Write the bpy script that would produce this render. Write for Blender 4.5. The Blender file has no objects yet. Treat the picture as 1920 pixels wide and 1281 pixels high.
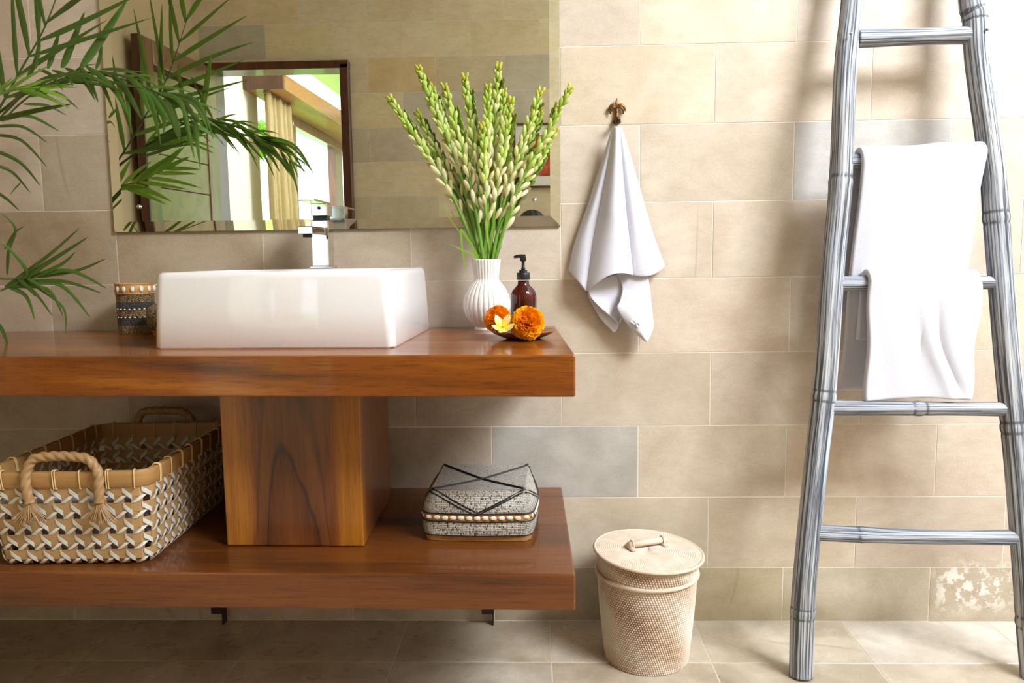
import bpy, bmesh, math, random
from math import sin, cos, pi, radians, sqrt
from mathutils import Vector, Matrix, Euler
random.seed(7)
S = bpy.context.scene
COL = S.collection

def lin(h):
    h = h.lstrip('#')
    c = [int(h[i:i+2], 16)/255 for i in (0, 2, 4)]
    return tuple(x/12.92 if x <= .04045 else ((x+.055)/1.055)**2.4 for x in c)
def L4(h): return lin(h) + (1.0,)

# ------------------------------------------------------------------ camera
cam = bpy.data.objects.new('camera', bpy.data.cameras.new('camera'))
COL.objects.link(cam)
cr = Vector((.99945689, .03031276, -.01292537)); cd = Vector((-.00953917, -.10930522, -.99396246)); cf = Vector((-.03154256, .99354593, -.10895669))
M = Matrix((cr, -cd, -cf)).transposed().to_4x4(); M.translation = Vector((0, -2.1036, 1.0196))
cam.matrix_world = M
cam.data.sensor_width = 36; cam.data.lens = 1469.8/1920*36
cam.data.clip_start = .02
S.camera = cam
# ------------------------------------------------------------------ light
S.view_settings.view_transform = 'Standard'; S.view_settings.look = 'None'
S.view_settings.gamma = 1; S.view_settings.use_curve_mapping = False
S.view_settings.exposure = 0.38
W = bpy.data.worlds.new('sky'); S.world = W; W.use_nodes = True
wn = W.node_tree.nodes['Background']; wn.inputs[0].default_value = (.80, .90, 1.0, 1); wn.inputs[1].default_value = 2.3
def area(name, loc, target, sx, sy, power, col):
    d = bpy.data.lights.new(name, 'AREA'); d.shape = 'RECTANGLE'; d.size = sx; d.size_y = sy; d.energy = power; d.color = col
    o = bpy.data.objects.new(name, d); COL.objects.link(o); o.location = loc
    o.rotation_euler = (Vector(target)-Vector(loc)).to_track_quat('-Z', 'Y').to_euler(); return o
area('roof_opening_daylight', (3.0, -3.1, 4.15), (.1, 0, .7), 2.0, 1.6, 385, (.92, .96, 1.0))
area('bedroom_fill_light', (.3, -4.1, 2.78), (-2.2, -5.2, 1.3), .8, .4, 60, (1, .99, .97))  # added fill that brightens the bedroom, no fixture there
sun = bpy.data.objects.new('sun', bpy.data.lights.new('sun', 'SUN')); COL.objects.link(sun)
sun.data.energy = 5.0; sun.data.angle = radians(3); sun.data.color = (1, .97, .92)
sun.rotation_euler = Vector((.2, -.45, -.87)).to_track_quat('-Z', 'Y').to_euler()
S.cycles.use_denoising = True
S.cycles.max_bounces = 10; S.cycles.glossy_bounces = 6; S.cycles.transmission_bounces = 6; S.cycles.diffuse_bounces = 5
S.cycles.sample_clamp_indirect = 6; S.cycles.caustics_reflective = False; S.cycles.caustics_refractive = False

# ------------------------------------------------------------------ materials
class G:
    def __init__(s, name):
        s.m = bpy.data.materials.new(name); s.m.use_nodes = True; s.t = s.m.node_tree; s.t.nodes.clear()
        s.out = s.t.nodes.new('ShaderNodeOutputMaterial'); s.b = s.t.nodes.new('ShaderNodeBsdfPrincipled')
        s.t.links.new(s.b.outputs[0], s.out.inputs[0])
    def n(s, typ, props=None, **kw):
        x = s.t.nodes.new('ShaderNode'+typ)
        for k, v in (props or {}).items(): setattr(x, k, v)
        for k, v in kw.items():
            key = int(k[1:]) if k[0] == 'i' and k[1:].isdigit() else k.replace('_', ' ')
            s.set(x.inputs[key], v)
        return x
    def set(s, sock, v):
        if isinstance(v, bpy.types.Node): v = v.outputs[0]
        if isinstance(v, bpy.types.NodeSocket): s.t.links.new(v, sock)
        else: sock.default_value = v
    def bs(s, **kw):
        for k, v in kw.items(): s.set(s.b.inputs[k.replace('_', ' ')], v)
        return s
    def mix(s, f, a, b, mode='MIX'):
        x = s.t.nodes.new('ShaderNodeMix'); x.data_type = 'RGBA'; x.blend_type = mode
        s.set(x.inputs[0], f); s.set(x.inputs[6], a); s.set(x.inputs[7], b); return x.outputs[2]
    def math(s, op, a, b=0.0, clamp=False):
        x = s.t.nodes.new('ShaderNodeMath'); x.operation = op; x.use_clamp = clamp
        s.set(x.inputs[0], a); s.set(x.inputs[1], b); return x.outputs[0]
    def ramp(s, f, stops, interp='LINEAR'):
        x = s.t.nodes.new('ShaderNodeValToRGB'); x.color_ramp.interpolation = interp
        e = x.color_ramp.elements
        while len(e) < len(stops): e.new(.5)
        for i, (p, c) in enumerate(stops):
            e[i].position = p; e[i].color = c if isinstance(c, tuple) and len(c) == 4 else ((c, c, c, 1) if not isinstance(c, str) else L4(c))
        s.set(x.inputs[0], f); return x.outputs[0]
    def pos(s): return s.n('NewGeometry').outputs['Position']
    def ocoord(s): return s.n('TexCoord').outputs['Object']
    def uv(s): return s.n('TexCoord').outputs['UV']
    def mapv(s, v, scale=(1, 1, 1), loc=(0, 0, 0)):
        return s.n('Mapping', i0=v, i1=loc, i3=scale).outputs[0]
    def noise(s, v, scale, detail=3.0, rough=.55, dist=0.0):
        return s.n('TexNoise', Vector=v, Scale=scale, Detail=detail, Roughness=rough, Distortion=dist).outputs[0]
    def bump(s, h, strength=.3, dist=.002):
        s.set(s.b.inputs['Normal'], s.n('Bump', Height=h, Strength=strength, Distance=dist)); return s

def plain(name, col, rough=.5, metal=0.0, **kw):
    g = G(name); g.bs(Base_Color=L4(col), Roughness=rough, Metallic=metal, **kw); return g.m

def mat_stone(name, rough=.5, bump=.25, contrast=1.0, coat=0.0):
    g = G(name)
    oi = g.n('ObjectInfo')
    off = g.n('VectorMath', {'operation': 'SCALE'}, i0=(13.1, 7.7, 5.3)); g.set(off.inputs['Scale'], oi.outputs['Random'])
    p = g.n('VectorMath', {'operation': 'ADD'}, i0=g.pos(), i1=off.outputs[0]).outputs[0]
    big = g.noise(p, 5.5, 4, .6, .6); mid = g.noise(g.mapv(p, (1, 1, 2.2)), 16, 5, .65, .4); fine = g.noise(p, 260, 2, .7)
    base = oi.outputs['Color']
    c = g.mix(g.ramp(big, [(.3, 0.0), (.72, 1.0)]), g.mix(.22*contrast, base, L4('#b8a894'), 'MULTIPLY'), g.mix(.25*contrast, base, L4('#efe8dc'), 'MIX'))
    c = g.mix(g.math('MULTIPLY', g.ramp(mid, [(.42, 0.0), (.75, 1.0)]), .22*contrast), c, L4('#8d8474'))
    c = g.mix(.16, c, g.ramp(fine, [(.3, '#8a7a64'), (.7, '#fff6e6')]), 'SOFT_LIGHT')
    cr_ = g.noise(g.mapv(p, (1.0, 1.0, .35)), 1.6, 2, .4, .3); line = g.ramp(g.math('ABSOLUTE', g.math('SUBTRACT', cr_, .47)), [(0.0, 1.0), (.0022, 0.0)])
    msk = g.ramp(g.noise(p, 1.7, 1), [(.60, 0.0), (.64, 1.0)])
    c = g.mix(g.math('MULTIPLY', g.math('MULTIPLY', line, msk), .30), c, L4('#7b6242'))
    if name.startswith('wall'):
        sp = g.n('SeparateXYZ', i0=g.pos())
        rx = g.ramp(g.math('ABSOLUTE', g.math('SUBTRACT', sp.outputs[0], 1.19)), [(.07, 1.0), (.13, 0.0)])
        rz = g.ramp(g.math('ABSOLUTE', g.math('SUBTRACT', sp.outputs[2], .10)), [(.03, 1.0), (.09, 0.0)])
        ry = g.ramp(g.math('ADD', sp.outputs[1], .2), [(.0, 0.0), (.1, 1.0)])
        bl = g.ramp(g.noise(g.pos(), 34, 4, .6), [(.50, 0.0), (.56, 1.0)])
        c = g.mix(g.math('MULTIPLY', g.math('MULTIPLY', g.math('MULTIPLY', rx, rz), ry), g.math('MULTIPLY', bl, .75)), c, L4('#efe8e0'))
        damp = g.math('MULTIPLY', g.ramp(sp.outputs[2], [(.0, .5), (.16, .22), (.34, 0.0)]), g.ramp(g.noise(g.pos(), 6, 4, .65), [(.42, 0.0), (.7, 1.0)]))
        c = g.mix(damp, c, L4('#8f815e'))
    g.bs(Base_Color=c, Roughness=g.ramp(mid, [(.3, rough-.08), (.7, rough+.1)]), Coat_Weight=coat, Coat_Roughness=.12)
    g.bump(g.math('ADD', g.math('MULTIPLY', fine, .35), mid), bump, .0012)
    return g.m

def mat_wood(name, axis, dark, midc, light, scale=1.0, rough=.34, coat=.5, bands=1.0, coatr=.08):
    g = G(name); p = g.ocoord()
    st = [7.0, 7.0, 7.0]; st[axis] = .9
    q = g.mapv(p, tuple(x*scale for x in st))
    w = g.noise(q, 1.15, 3, .55, 1.4)
    rings = g.n('TexWave', {'wave_type': 'BANDS', 'bands_direction': 'DIAGONAL'}, Vector=q, Scale=.55, Distortion=7.0, Detail=3.0, Detail_Scale=1.1).outputs[1]
    fs = [260.0, 260.0, 260.0]; fs[axis] = 9
    fib = g.noise(g.mapv(p, tuple(fs)), 1.0, 3, .7)
    fs2 = [60.0, 60.0, 60.0]; fs2[axis] = 2.5
    fib2 = g.noise(g.mapv(p, tuple(fs2)), 1.0, 4, .65)
    t = g.math('ADD', g.math('MULTIPLY', w, .62), g.math('MULTIPLY', rings, .3*bands))
    t = g.math('ADD', t, g.math('MULTIPLY', g.math('SUBTRACT', fib2, .5), .34))
    c = g.ramp(t, [(.16, dark), (.40, midc), (.56, midc), (.80, light)])
    c = g.mix(g.ramp(fib, [(.50, 0.0), (.72, .6)]), c, g.mix(1.0, c, L4('#7d5a40'), 'MULTIPLY'))
    g.bs(Base_Color=c, Roughness=rough, Coat_Weight=coat, Coat_Roughness=coatr, Coat_IOR=1.75 if name.startswith('door') else 1.5)
    g.bump(g.math('ADD', fib, g.math('MULTIPLY', fib2, .6)), .12, .0008)
    return g.m

def mat_terry(name):
    g = G(name); p = g.ocoord()
    n = g.noise(p, 420, 2, .7); n2 = g.noise(p, 60, 3, .6)
    g.bs(Base_Color=L4('#cacbd6'), Roughness=.95, Sheen_Weight=.3, Sheen_Roughness=.6)
    g.bump(g.math('ADD', n, g.math('MULTIPLY', n2, .4)), .35, .0016)
    return g.m

def mat_leaf(name, c1, c2):
    g = G(name); p = g.ocoord(); u = g.uv()
    oi = g.n('ObjectInfo').outputs['Random']
    f = g.math('ADD', g.math('MULTIPLY', g.noise(p, 9, 2), .6), g.math('MULTIPLY', oi, .5))
    sx = g.n('SeparateXYZ', i0=u)
    vein = g.n('TexWave', Vector=g.mapv(u, (1, 0, 0)), Scale=9.0).outputs[1]
    c = g.mix(g.ramp(f, [(.25, 0.0), (.8, 1.0)]), L4(c1), L4(c2))
    c = g.mix(g.math('MULTIPLY', vein, .18), c, L4('#b9d06a'))
    g.bs(Base_Color=c, Roughness=.42, Coat_Weight=.15)
    tr = g.n('BsdfTranslucent', Color=g.mix(.5, c, L4('#a8d040')))
    ms = g.n('MixShader', i0=.28, i1=g.b.outputs[0], i2=tr.outputs[0]); g.t.links.new(ms.outputs[0], g.out.inputs[0])
    return g.m

def mat_objcol(name, rough=.5, trans=.2, tip=None):
    g = G(name); oi = g.n('ObjectInfo'); u = g.n('SeparateXYZ', i0=g.uv())
    c = oi.outputs['Color']
    c = g.mix(g.ramp(u.outputs[1], [(.0, .75), (.3, .2), (.7, 0.0)]), c, L4('#a9c25a'))
    g.bs(Base_Color=c, Roughness=rough)
    tr = g.n('BsdfTranslucent', Color=c)
    ms = g.n('MixShader', i0=trans, i1=g.b.outputs[0], i2=tr.outputs[0]); g.t.links.new(ms.outputs[0], g.out.inputs[0])
    return g.m

def mat_bamboo(name):
    g = G(name); u = g.uv()
    q = g.mapv(u, (34, 2.2, 1)); st = g.noise(q, 1.0, 4, .62); st2 = g.noise(g.mapv(u, (12, 1.3, 1), (3, 5, 0)), 1.0, 3, .6)
    blue = g.noise(g.mapv(u, (3, 3.5, 1), (7, 1, 0)), 1.0, 2, .5)
    st3 = g.noise(g.mapv(u, (95, 6, 1), (1, 9, 0)), 1.0, 3, .6)
    f = g.math('ADD', g.math('ADD', g.math('MULTIPLY', st, .52), g.math('MULTIPLY', st2, .25)), g.math('MULTIPLY', st3, .28))
    dark = g.mix(blue, L4('#3a4454'), L4('#4f4d4c'))
    c = g.ramp(f, [(.46, 0.0), (.505, .22), (.545, .65), (.60, 1.0)])
    c = g.mix(g.math('MULTIPLY', g.ramp(g.n('Attribute', {'attribute_name': 'wv'}).outputs['Fac'], [(.62, 0.0), (.95, .8)]), 1.0), c, L4('#000000'))
    c = g.mix(c, dark, g.mix(blue, L4('#b4bfd2'), L4('#cdccc8')))
    g.bs(Base_Color=c, Roughness=.85, Specular_IOR_Level=.25); g.bump(f, .6, .003)
    return g.m

def mat_beads(name, c1, c2, c3, su, sv, amount=.35):
    g = G(name); u = g.uv(); q = g.mapv(u, (su, sv, 1))
    s_ = g.n('SeparateXYZ', i0=q)
    row = g.math('FLOOR', s_.outputs[1]); cx = g.math('FLOOR', s_.outputs[0])
    cell = g.n('CombineXYZ', i0=cx, i1=row)
    wn_ = g.n('TexWhiteNoise', Vector=cell.outputs[0])
    c = g.ramp(wn_.outputs[0], [(0.0, c1), (1-amount, c2), (1-amount*.4, c3)], 'CONSTANT')
    fx = g.math('ABSOLUTE', g.math('SUBTRACT', g.math('FRACT', s_.outputs[0]), .5)); fy = g.math('ABSOLUTE', g.math('SUBTRACT', g.math('FRACT', s_.outputs[1]), .5))
    h = g.math('SUBTRACT', 1.0, g.math('ADD', g.math('POWER', g.math('MULTIPLY', fx, 2.0), 3.0), g.math('POWER', g.math('MULTIPLY', fy, 2.0), 3.0)))
    c = g.mix(g.ramp(h, [(.15, .75), (.55, 0.0)]), c, L4('#4a3d2e'))
    g.bs(Base_Color=c, Roughness=.35); g.bump(h, .7, .002)
    return g.m

def mat_attr(name, stops, rough=.6, nscale=40):
    g = G(name); a = g.n('Attribute', {'attribute_name': 'wv'}).outputs['Fac']; p = g.ocoord()
    f = g.math('ADD', a, g.math('MULTIPLY', g.math('SUBTRACT', g.noise(p, nscale, 3), .5), .32))
    g.bs(Base_Color=g.ramp(f, stops), Roughness=rough); g.bump(g.noise(p, 500, 2), .2, .001)
    return g.m

def mat_cane(name, c1, c2, axis_scale=(8, 8, 160)):
    g = G(name); p = g.ocoord()
    n = g.noise(g.mapv(p, axis_scale), 1.0, 3, .6); n2 = g.noise(p, 22, 2)
    c = g.mix(n, L4(c1), L4(c2)); c = g.mix(g.math('MULTIPLY', n2, .3), c, L4('#8a5c2a'))
    g.bs(Base_Color=c, Roughness=.5); g.bump(n, .2, .001); return g.m

STONE = mat_stone('wall_limestone', .5, .22, 1.0)
FLOORST = mat_stone('floor_limestone', .3, .15, 1.7, .15)
GROUT = plain('pale_grout', '#eae2d6', .85)
FGROUT = plain('floor_grout', '#c9bfae', .8)
PLASTER = plain('cream_plaster', '#cdb692', .85)
WHITE = plain('white_plaster', '#f0ede6', .85)
W_TOP = mat_wood('varnished_counter_wood', 0, '#472205', '#85460a', '#ad6a1a', 1.0, .3, .5)
W_PED = mat_wood('varnished_pedestal_wood', 2, '#3c1f0c', '#7d461a', '#ab6d26', .8, .36, .4, 1.3)
def mat_pedestal():
    g = G('pedestal_heartwood'); p = g.ocoord(); x = g.n('SeparateXYZ', i0=p)
    wob = g.math('MULTIPLY', g.math('SUBTRACT', g.noise(g.mapv(p, (9, 9, 2.2)), 1.0, 3, .5), .5), .075)
    dx = g.math('ADD', g.math('ADD', x.outputs[0], .548), wob)
    arch = g.math('ADD', x.outputs[2], g.math('MULTIPLY', g.math('MULTIPLY', dx, dx), 62.0))
    arch = g.math('ADD', arch, g.math('MULTIPLY', wob, .9))
    edge = g.math('ABSOLUTE', g.math('ADD', g.math('ADD', x.outputs[0], .537), g.math('MULTIPLY', wob, .55)))
    fib = g.noise(g.mapv(p, (300, 300, 10)), 1.0, 3, .7); st = g.noise(g.mapv(p, (45, 45, 2)), 1.0, 4, .6)
    heart = g.ramp(arch, [(.40, '#7a4318'), (.60, '#5f2f10'), (.615, '#3a1b0a'), (.64, '#6e3c15'), (.80, '#7d471a'), (.86, '#5f3312'), (.95, '#82491c')])
    c = g.mix(g.math('MULTIPLY', g.ramp(edge, [(.088, 0.0), (.112, 1.0)]), g.ramp(g.math('MULTIPLY', x.outputs[1], -1.0), [(.41, 0.0), (.445, 1.0)])), heart, L4('#b0701f'))
    c = g.mix(g.math('MULTIPLY', g.ramp(st, [(.40, 0.0), (.70, 1.0)]), .45), c, g.mix(1.0, c, L4('#8a6040'), 'MULTIPLY'))
    c = g.mix(g.ramp(fib, [(.5, 0.0), (.74, .6)]), c, g.mix(1.0, c, L4('#8a6a50'), 'MULTIPLY'))
    g.bs(Base_Color=c, Roughness=.36, Coat_Weight=.4, Coat_Roughness=.1); g.bump(fib, .12, .0008); return g.m
W_PED = mat_pedestal()
W_SAP = mat_wood('varnished_sapwood', 2, '#7a430f', '#a8691f', '#c08232', 1.2, .36, .4)
W_SHELF = mat_wood('varnished_shelf_wood', 0, '#3a1f0b', '#6f3c14', '#8e5520', .7, .36, .35)
W_DOOR = mat_wood('door_wood_vertical', 2, '#4a2b16', '#7d4e2a', '#966537', 1.0, .3, .8, .6, .2)
W_DOORH = mat_wood('door_wood_across', 1, '#6a4526', '#86603a', '#9a744a', 1.0, .3, .8, .5, .2)
W_BEAM = mat_wood('honey_beam_wood', 1, '#8a5a2c', '#b07a40', '#c8925a', .5, .5, .1)
W_FRAME = mat_wood('dark_frame_wood', 2, '#381c10', '#5c3018', '#74421f', 1.0, .35, .3)
W_PLATE = mat_wood('plate_wood', 0, '#5a2f14', '#8d5128', '#b5793f', 2.5, .4, .3)
TERRY = mat_terry('white_terry')
BAMBOO = mat_bamboo('whitewashed_bamboo')
CERAM = plain('glazed_white_ceramic', '#eeeef0', .06, 0, Coat_Weight=.4, Coat_Roughness=.03)
VASEW = plain('matt_white_ceramic', '#d9d6d2', .55)
CHROME = plain('chrome', '#d8d9da', .06, 1)
MIRROR = plain('silvered_glass', '#e4ebe4', .0, 1)
MEDGE = plain('mirror_edge_glass', '#5f7d6c', .1, .3)
BRASS = plain('aged_brass', '#7d5a2e', .42, .8)
BRASSD = plain('dark_brass', '#4b352a', .4, .8)
STEEL = plain('dark_steel', '#3a302b', .5, .6)
BLACKP = plain('black_plastic', '#17181b', .35)
LABELW = plain('label_white', '#dfe3f2', .7)
INK = plain('label_ink', '#3c3f4c', .8)
PALM = mat_leaf('palm_leaf', '#10300b', '#2f611a')
PALML = mat_leaf('palm_leaf_young', '#4a7f1c', '#86b638')
STALK = mat_leaf('tuberose_stalk', '#5f9428', '#92bc4a')
BUD = mat_objcol('tuberose_bud', .45, .4)
POT = plain('terracotta_pot', '#8a5a3c', .8)
SOIL = plain('soil', '#2b2018', .95)
CURT = mat_cane('beige_curtain', '#c9b48a', '#b89f70', (40, 40, 3))
SHELLM = plain('cowrie_shell', '#ece2d2', .25, 0, Coat_Weight=.3)
SLIT = plain('cowrie_slit', '#4a3a30', .6)
CANE = mat_cane('bamboo_strip', '#b08a58', '#cbab7c', (14, 14, 14))
RIMC = mat_cane('bamboo_rim', '#a87a44', '#c49a62', (10, 10, 220))
TIE = plain('pale_rattan_tie', '#d9b984', .55)
RIBBON = plain('white_ribbon_strip', '#dcdcd6', .4)
ROPE = mat_cane('jute_rope', '#9c7a50', '#b89468', (120, 120, 120))
GREYC = plain('grey_liner_cloth', '#b4b0b4', .9)
RATTAN = mat_attr('whitewashed_rattan', [(.14, '#86664a'), (.34, '#c09f80'), (.50, '#d6c4b0'), (.75, '#e6ddd2')], .65, 28)
BEADW = mat_beads('white_beads', '#d6d1c8', '#a59684', '#57504a', 1, 1, .22)
BEADT = mat_beads('tan_beads', '#a78a62', '#6f5a3e', '#2c261f', 1, 1, .5)
BEADK = mat_beads('slate_beads', '#3a3b40', '#5a5850', '#17181a', 1, 1, .4)
BLACKB = plain('black_beads', '#1b1a1c', .35)
WHITEB = plain('white_bead', '#e8e6e0', .35)
CANEB = mat_cane('woven_bamboo_base', '#a8763a', '#d0a468', (90, 90, 90))
g = G('marigold_petal'); oc = g.n('ObjectInfo').outputs['Color']; vv = g.n('SeparateXYZ', i0=g.uv()).outputs[1]
oc = g.mix(g.ramp(vv, [(.3, .4), (.85, 0.0)]), oc, L4('#e87404')); g.bs(Base_Color=oc, Roughness=.6)
trn = g.n('BsdfTranslucent', Color=oc); g.t.links.new(g.n('MixShader', i0=.5, i1=g.b.outputs[0], i2=trn.outputs[0]).outputs[0], g.out.inputs[0]); ORANGE = g.m
GRASS = plain('lawn', '#93bf50', .9)
FOL = mat_leaf('garden_foliage', '#7fb83c', '#c4ea6c')
g = G('amber_plastic'); g.bs(Base_Color=L4('#5e0f04'), Roughness=.08, Transmission_Weight=.72, IOR=1.35, Coat_Weight=.5, Coat_Roughness=.04); AMBER = g.m
g = G('soap_liquid'); g.bs(Base_Color=L4('#4a0c04'), Roughness=.2); SOAP = g.m
g = G('frangipani_petal'); u_ = g.n('SeparateXYZ', i0=g.uv()).outputs[1]
g.bs(Base_Color=g.ramp(u_, [(0.0, '#f0b010'), (.45, '#f7d94a'), (.85, '#fbf0b8'), (1.0, '#fff8dc')]), Roughness=.5); FRANG = g.m
g = G('framed_print'); q_ = g.ocoord(); nn = g.noise(q_, 7, 3); g.bs(Base_Color=g.ramp(nn, [(.3, '#5a2a22'), (.48, '#a83a24'), (.55, '#c8603a'), (.7, '#d8c0a8')]), Roughness=.7); PRINT = g.m

# ------------------------------------------------------------------ mesh helpers
class MB:
    def __init__(s): s.v = []; s.f = []; s.u = []; s.a = []; s.mi = []; s.x = Matrix.Identity(4); s.cm = 0
    def pt(s, p, uv=(0, 0), a=.5):
        s.v.append(tuple(s.x @ Vector(p))); s.u.append(uv); s.a.append(a); return len(s.v)-1
    def face(s, ids): s.f.append(tuple(ids)); s.mi.append(s.cm)
    def grid(s, fn, nu, nv, uvs=(1, 1), attr=None, flip=False):
        b = len(s.v)
        for j in range(nv+1):
            for i in range(nu+1):
                u, v = i/nu, j/nv
                s.pt(fn(u, v), (u*uvs[0], v*uvs[1]), attr(u, v) if attr else .5)
        for j in range(nv):
            for i in range(nu):
                k = b+j*(nu+1)+i; q = (k, k+1, k+nu+2, k+nu+1)
                s.face(q[::-1] if flip else q)
        return s
    def box(s, c, d, bev=0.0, seg=1):
        bm = bmesh.new(); bmesh.ops.create_cube(bm, size=1)
        for v in bm.verts: v.co = Vector((v.co.x*d[0], v.co.y*d[1], v.co.z*d[2]))
        if bev: bmesh.ops.bevel(bm, geom=list(bm.edges), offset=bev, segments=seg, affect='EDGES', profile=.6)
        b = len(s.v); bm.verts.index_update()
        for v in bm.verts: s.pt(v.co+Vector(c))
        for f in bm.faces: s.face([b+v.index for v in f.verts])
        bm.free(); return s
    def hexa(s, p):   # 8 corners: bottom 4 ccw then top 4 ccw
        b = len(s.v)
        for q in p: s.pt(q)
        for f in ((3, 2, 1, 0), (4, 5, 6, 7), (0, 1, 5, 4), (1, 2, 6, 5), (2, 3, 7, 6), (3, 0, 4, 7)): s.face([b+i for i in f])
        return s
    def tube(s, pts, rad, n=10, cap=True, mod=None, up=(0, 0, 1)):
        pts = [Vector(p) for p in pts]; m = len(pts)
        if not isinstance(rad, (list, tuple)): rad = [rad]*m
        L = [0]
        for i in range(1, m): L.append(L[-1]+(pts[i]-pts[i-1]).length)
        t0 = (pts[1]-pts[0]).normalized(); a = Vector(up)
        if abs(a.dot(t0)) > .95: a = Vector((1, 0, 0))
        x = (a-t0*a.dot(t0)).normalized(); b = len(s.v)
        for i in range(m):
            t = (pts[min(i+1, m-1)]-pts[max(i-1, 0)]).normalized()
            x = (x-t*x.dot(t)).normalized(); y = t.cross(x)
            for k in range(n+1):
                th = 2*pi*k/n; r = rad[i]*(mod(th, L[i]) if mod else 1)
                s.pt(pts[i]+x*cos(th)*r+y*sin(th)*r, (k/n, L[i]))
        for i in range(m-1):
            for k in range(n):
                q = b+i*(n+1)+k; s.face((q, q+1, q+n+2, q+n+1))
        if cap:
            s.face([b+k for k in range(n)][::-1]); s.face([b+(m-1)*(n+1)+k for k in range(n)])
        return s
    def lathe(s, prof, n=32, mod=None, capb=True, capt=False, attr=None):
        b = len(s.v); m = len(prof)
        for i, (r, z) in enumerate(prof):
            for k in range(n+1):
                th = 2*pi*k/n; q = r*(mod(th, i/(m-1), z) if mod else 1)
                s.pt((q*cos(th), q*sin(th), z), (k/n, i/(m-1)), attr(th, i/(m-1)) if attr else .5)
        for i in range(m-1):
            for k in range(n):
                q = b+i*(n+1)+k; s.face((q, q+1, q+n+2, q+n+1))
        if capb: s.face([b+k for k in range(n)][::-1])
        if capt: s.face([b+(m-1)*(n+1)+k for k in range(n)])
        return s
    def sphere(s, c, r, n=12, m=8, sc=(1, 1, 1)):
        b = len(s.v)
        for i in range(m+1):
            ph = -pi/2+pi*i/m
            for k in range(n+1):
                th = 2*pi*k/n; s.pt((c[0]+r*sc[0]*cos(ph)*cos(th), c[1]+r*sc[1]*cos(ph)*sin(th), c[2]+r*sc[2]*sin(ph)), (k/n, i/m))
        for i in range(m):
            for k in range(n):
                q = b+i*(n+1)+k; s.face((q, q+1, q+n+2, q+n+1))
        return s
    def mesh(s, name, mats, smooth=False):
        me = bpy.data.meshes.new(name); me.from_pydata(s.v, [], s.f)
        for m in (mats if isinstance(mats, (list, tuple)) else [mats]): me.materials.append(m)
        uv = me.uv_layers.new(name='UVMap')
        li = [0]*len(me.loops); me.loops.foreach_get('vertex_index', li)
        uv.data.foreach_set('uv', [c for i in li for c in s.u[i]])
        if any(a != .5 for a in s.a) or getattr(mats, 'name', '') == 'whitewashed_rattan':
            at = me.attributes.new('wv', 'FLOAT', 'POINT'); at.data.foreach_set('value', s.a)
        if any(s.mi): me.polygons.foreach_set('material_index', s.mi)
        me.polygons.foreach_set('use_smooth', [bool(smooth)]*len(me.polygons))
        me.update(); return me

def put(name, me, parent=None, loc=None, rot=None, scale=None, label=None, cat=None, group=None, kind=None, color=None):
    o = bpy.data.objects.new(name, me); COL.objects.link(o)
    if parent: o.parent = parent
    if loc is not None: o.location = loc
    if rot is not None: o.rotation_euler = rot
    if scale is not None: o.scale = scale
    if label: o['label'] = label
    if cat: o['category'] = cat
    if group: o['group'] = group
    if kind: o['kind'] = kind
    if color: o.color = color
    return o
def obj(name, mb, mat, parent=None, smooth=False, weld=False, auto=None, **kw):
    me = mb.mesh(name, mat, smooth or auto is not None)
    if weld or auto is not None:
        bm = bmesh.new(); bm.from_mesh(me); bmesh.ops.remove_doubles(bm, verts=bm.verts, dist=1e-6)
        if auto is not None:
            for e in bm.edges:
                if len(e.link_faces) == 2 and e.calc_face_angle(0) > radians(auto): e.smooth = False
        bm.to_mesh(me); bm.free()
    return put(name, me, parent, **kw)
def thing(name, label, cat, loc=(0, 0, 0), rz=0.0, group=None):
    return put(name, None, None, loc, (0, 0, rz), None, label, cat, group)
def mods(o, solid=None, sub=0, off=0.0):
    if solid:
        m = o.modifiers.new('thick', 'SOLIDIFY'); m.thickness = solid; m.offset = off
    if sub:
        m = o.modifiers.new('smooth', 'SUBSURF'); m.levels = sub; m.render_levels = sub
def lerp(a, b, t): return tuple(x+(y-x)*t for x, y in zip(a, b))
def poly(pts, t):   # smooth interpolation through points (Catmull-Rom)
    n = len(pts)-1; x = min(max(t, 0), 1)*n; i = min(int(x), n-1); f = x-i
    p = [Vector(pts[max(min(i+k, n), 0)]) for k in (-1, 0, 1, 2)]
    return .5*((2*p[1])+(p[2]-p[0])*f+(2*p[0]-5*p[1]+4*p[2]-p[3])*f*f+(3*p[1]-p[0]-3*p[2]+p[3])*f**3)
def hsh(*a):
    r = sin(sum((i+1)*12.9898*x for i, x in enumerate(a)))*43758.5453; return r-math.floor(r)

# ------------------------------------------------------------------ the room shell
def slab(name, lo, hi, mat, kind='structure', parent=None):
    c = [(a+b)/2 for a, b in zip(lo, hi)]; d = [b-a for a, b in zip(lo, hi)]
    return obj(name, MB().box(c, d), mat, parent, kind=kind)
wall_back = slab('wall_back', (-2.2, .0005, -.02), (3.4, .15, 8.6), GROUT)  # unseen upper part added to block sun at the roof opening
wall_front_r = None
# opposite wall (seen in the mirror), with a doorway at x -1.93 .. -1.08
mb = MB(); mb.box(((-2.2-1.925)/2, -2.715, 1.5), (.275, .167, 3.04)); mb.box(((-1.08+3.4)/2, -2.715, 1.5), (4.48, .167, 3.04)); mb.box((-1.5025, -2.715, 2.59), (.85, .167, .86))
wall_front = obj('wall_front', mb, GROUT, kind='structure')
wall_left = slab('wall_left', (-2.2, -2.632, -.02), (-2.005, .0015, 3.1), PLASTER)
wall_right = slab('wall_right', (3.3, -2.632, -.02), (3.45, .0015, 1.8), WHITE)
ceiling = slab('ceiling', (-2.2, -2.80, 3.0), (1.25, .15, 3.1), WHITE)
floor = slab('floor', (-2.2, -2.8, -.06), (3.4, .15, -.0009), FGROUT)

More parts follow.
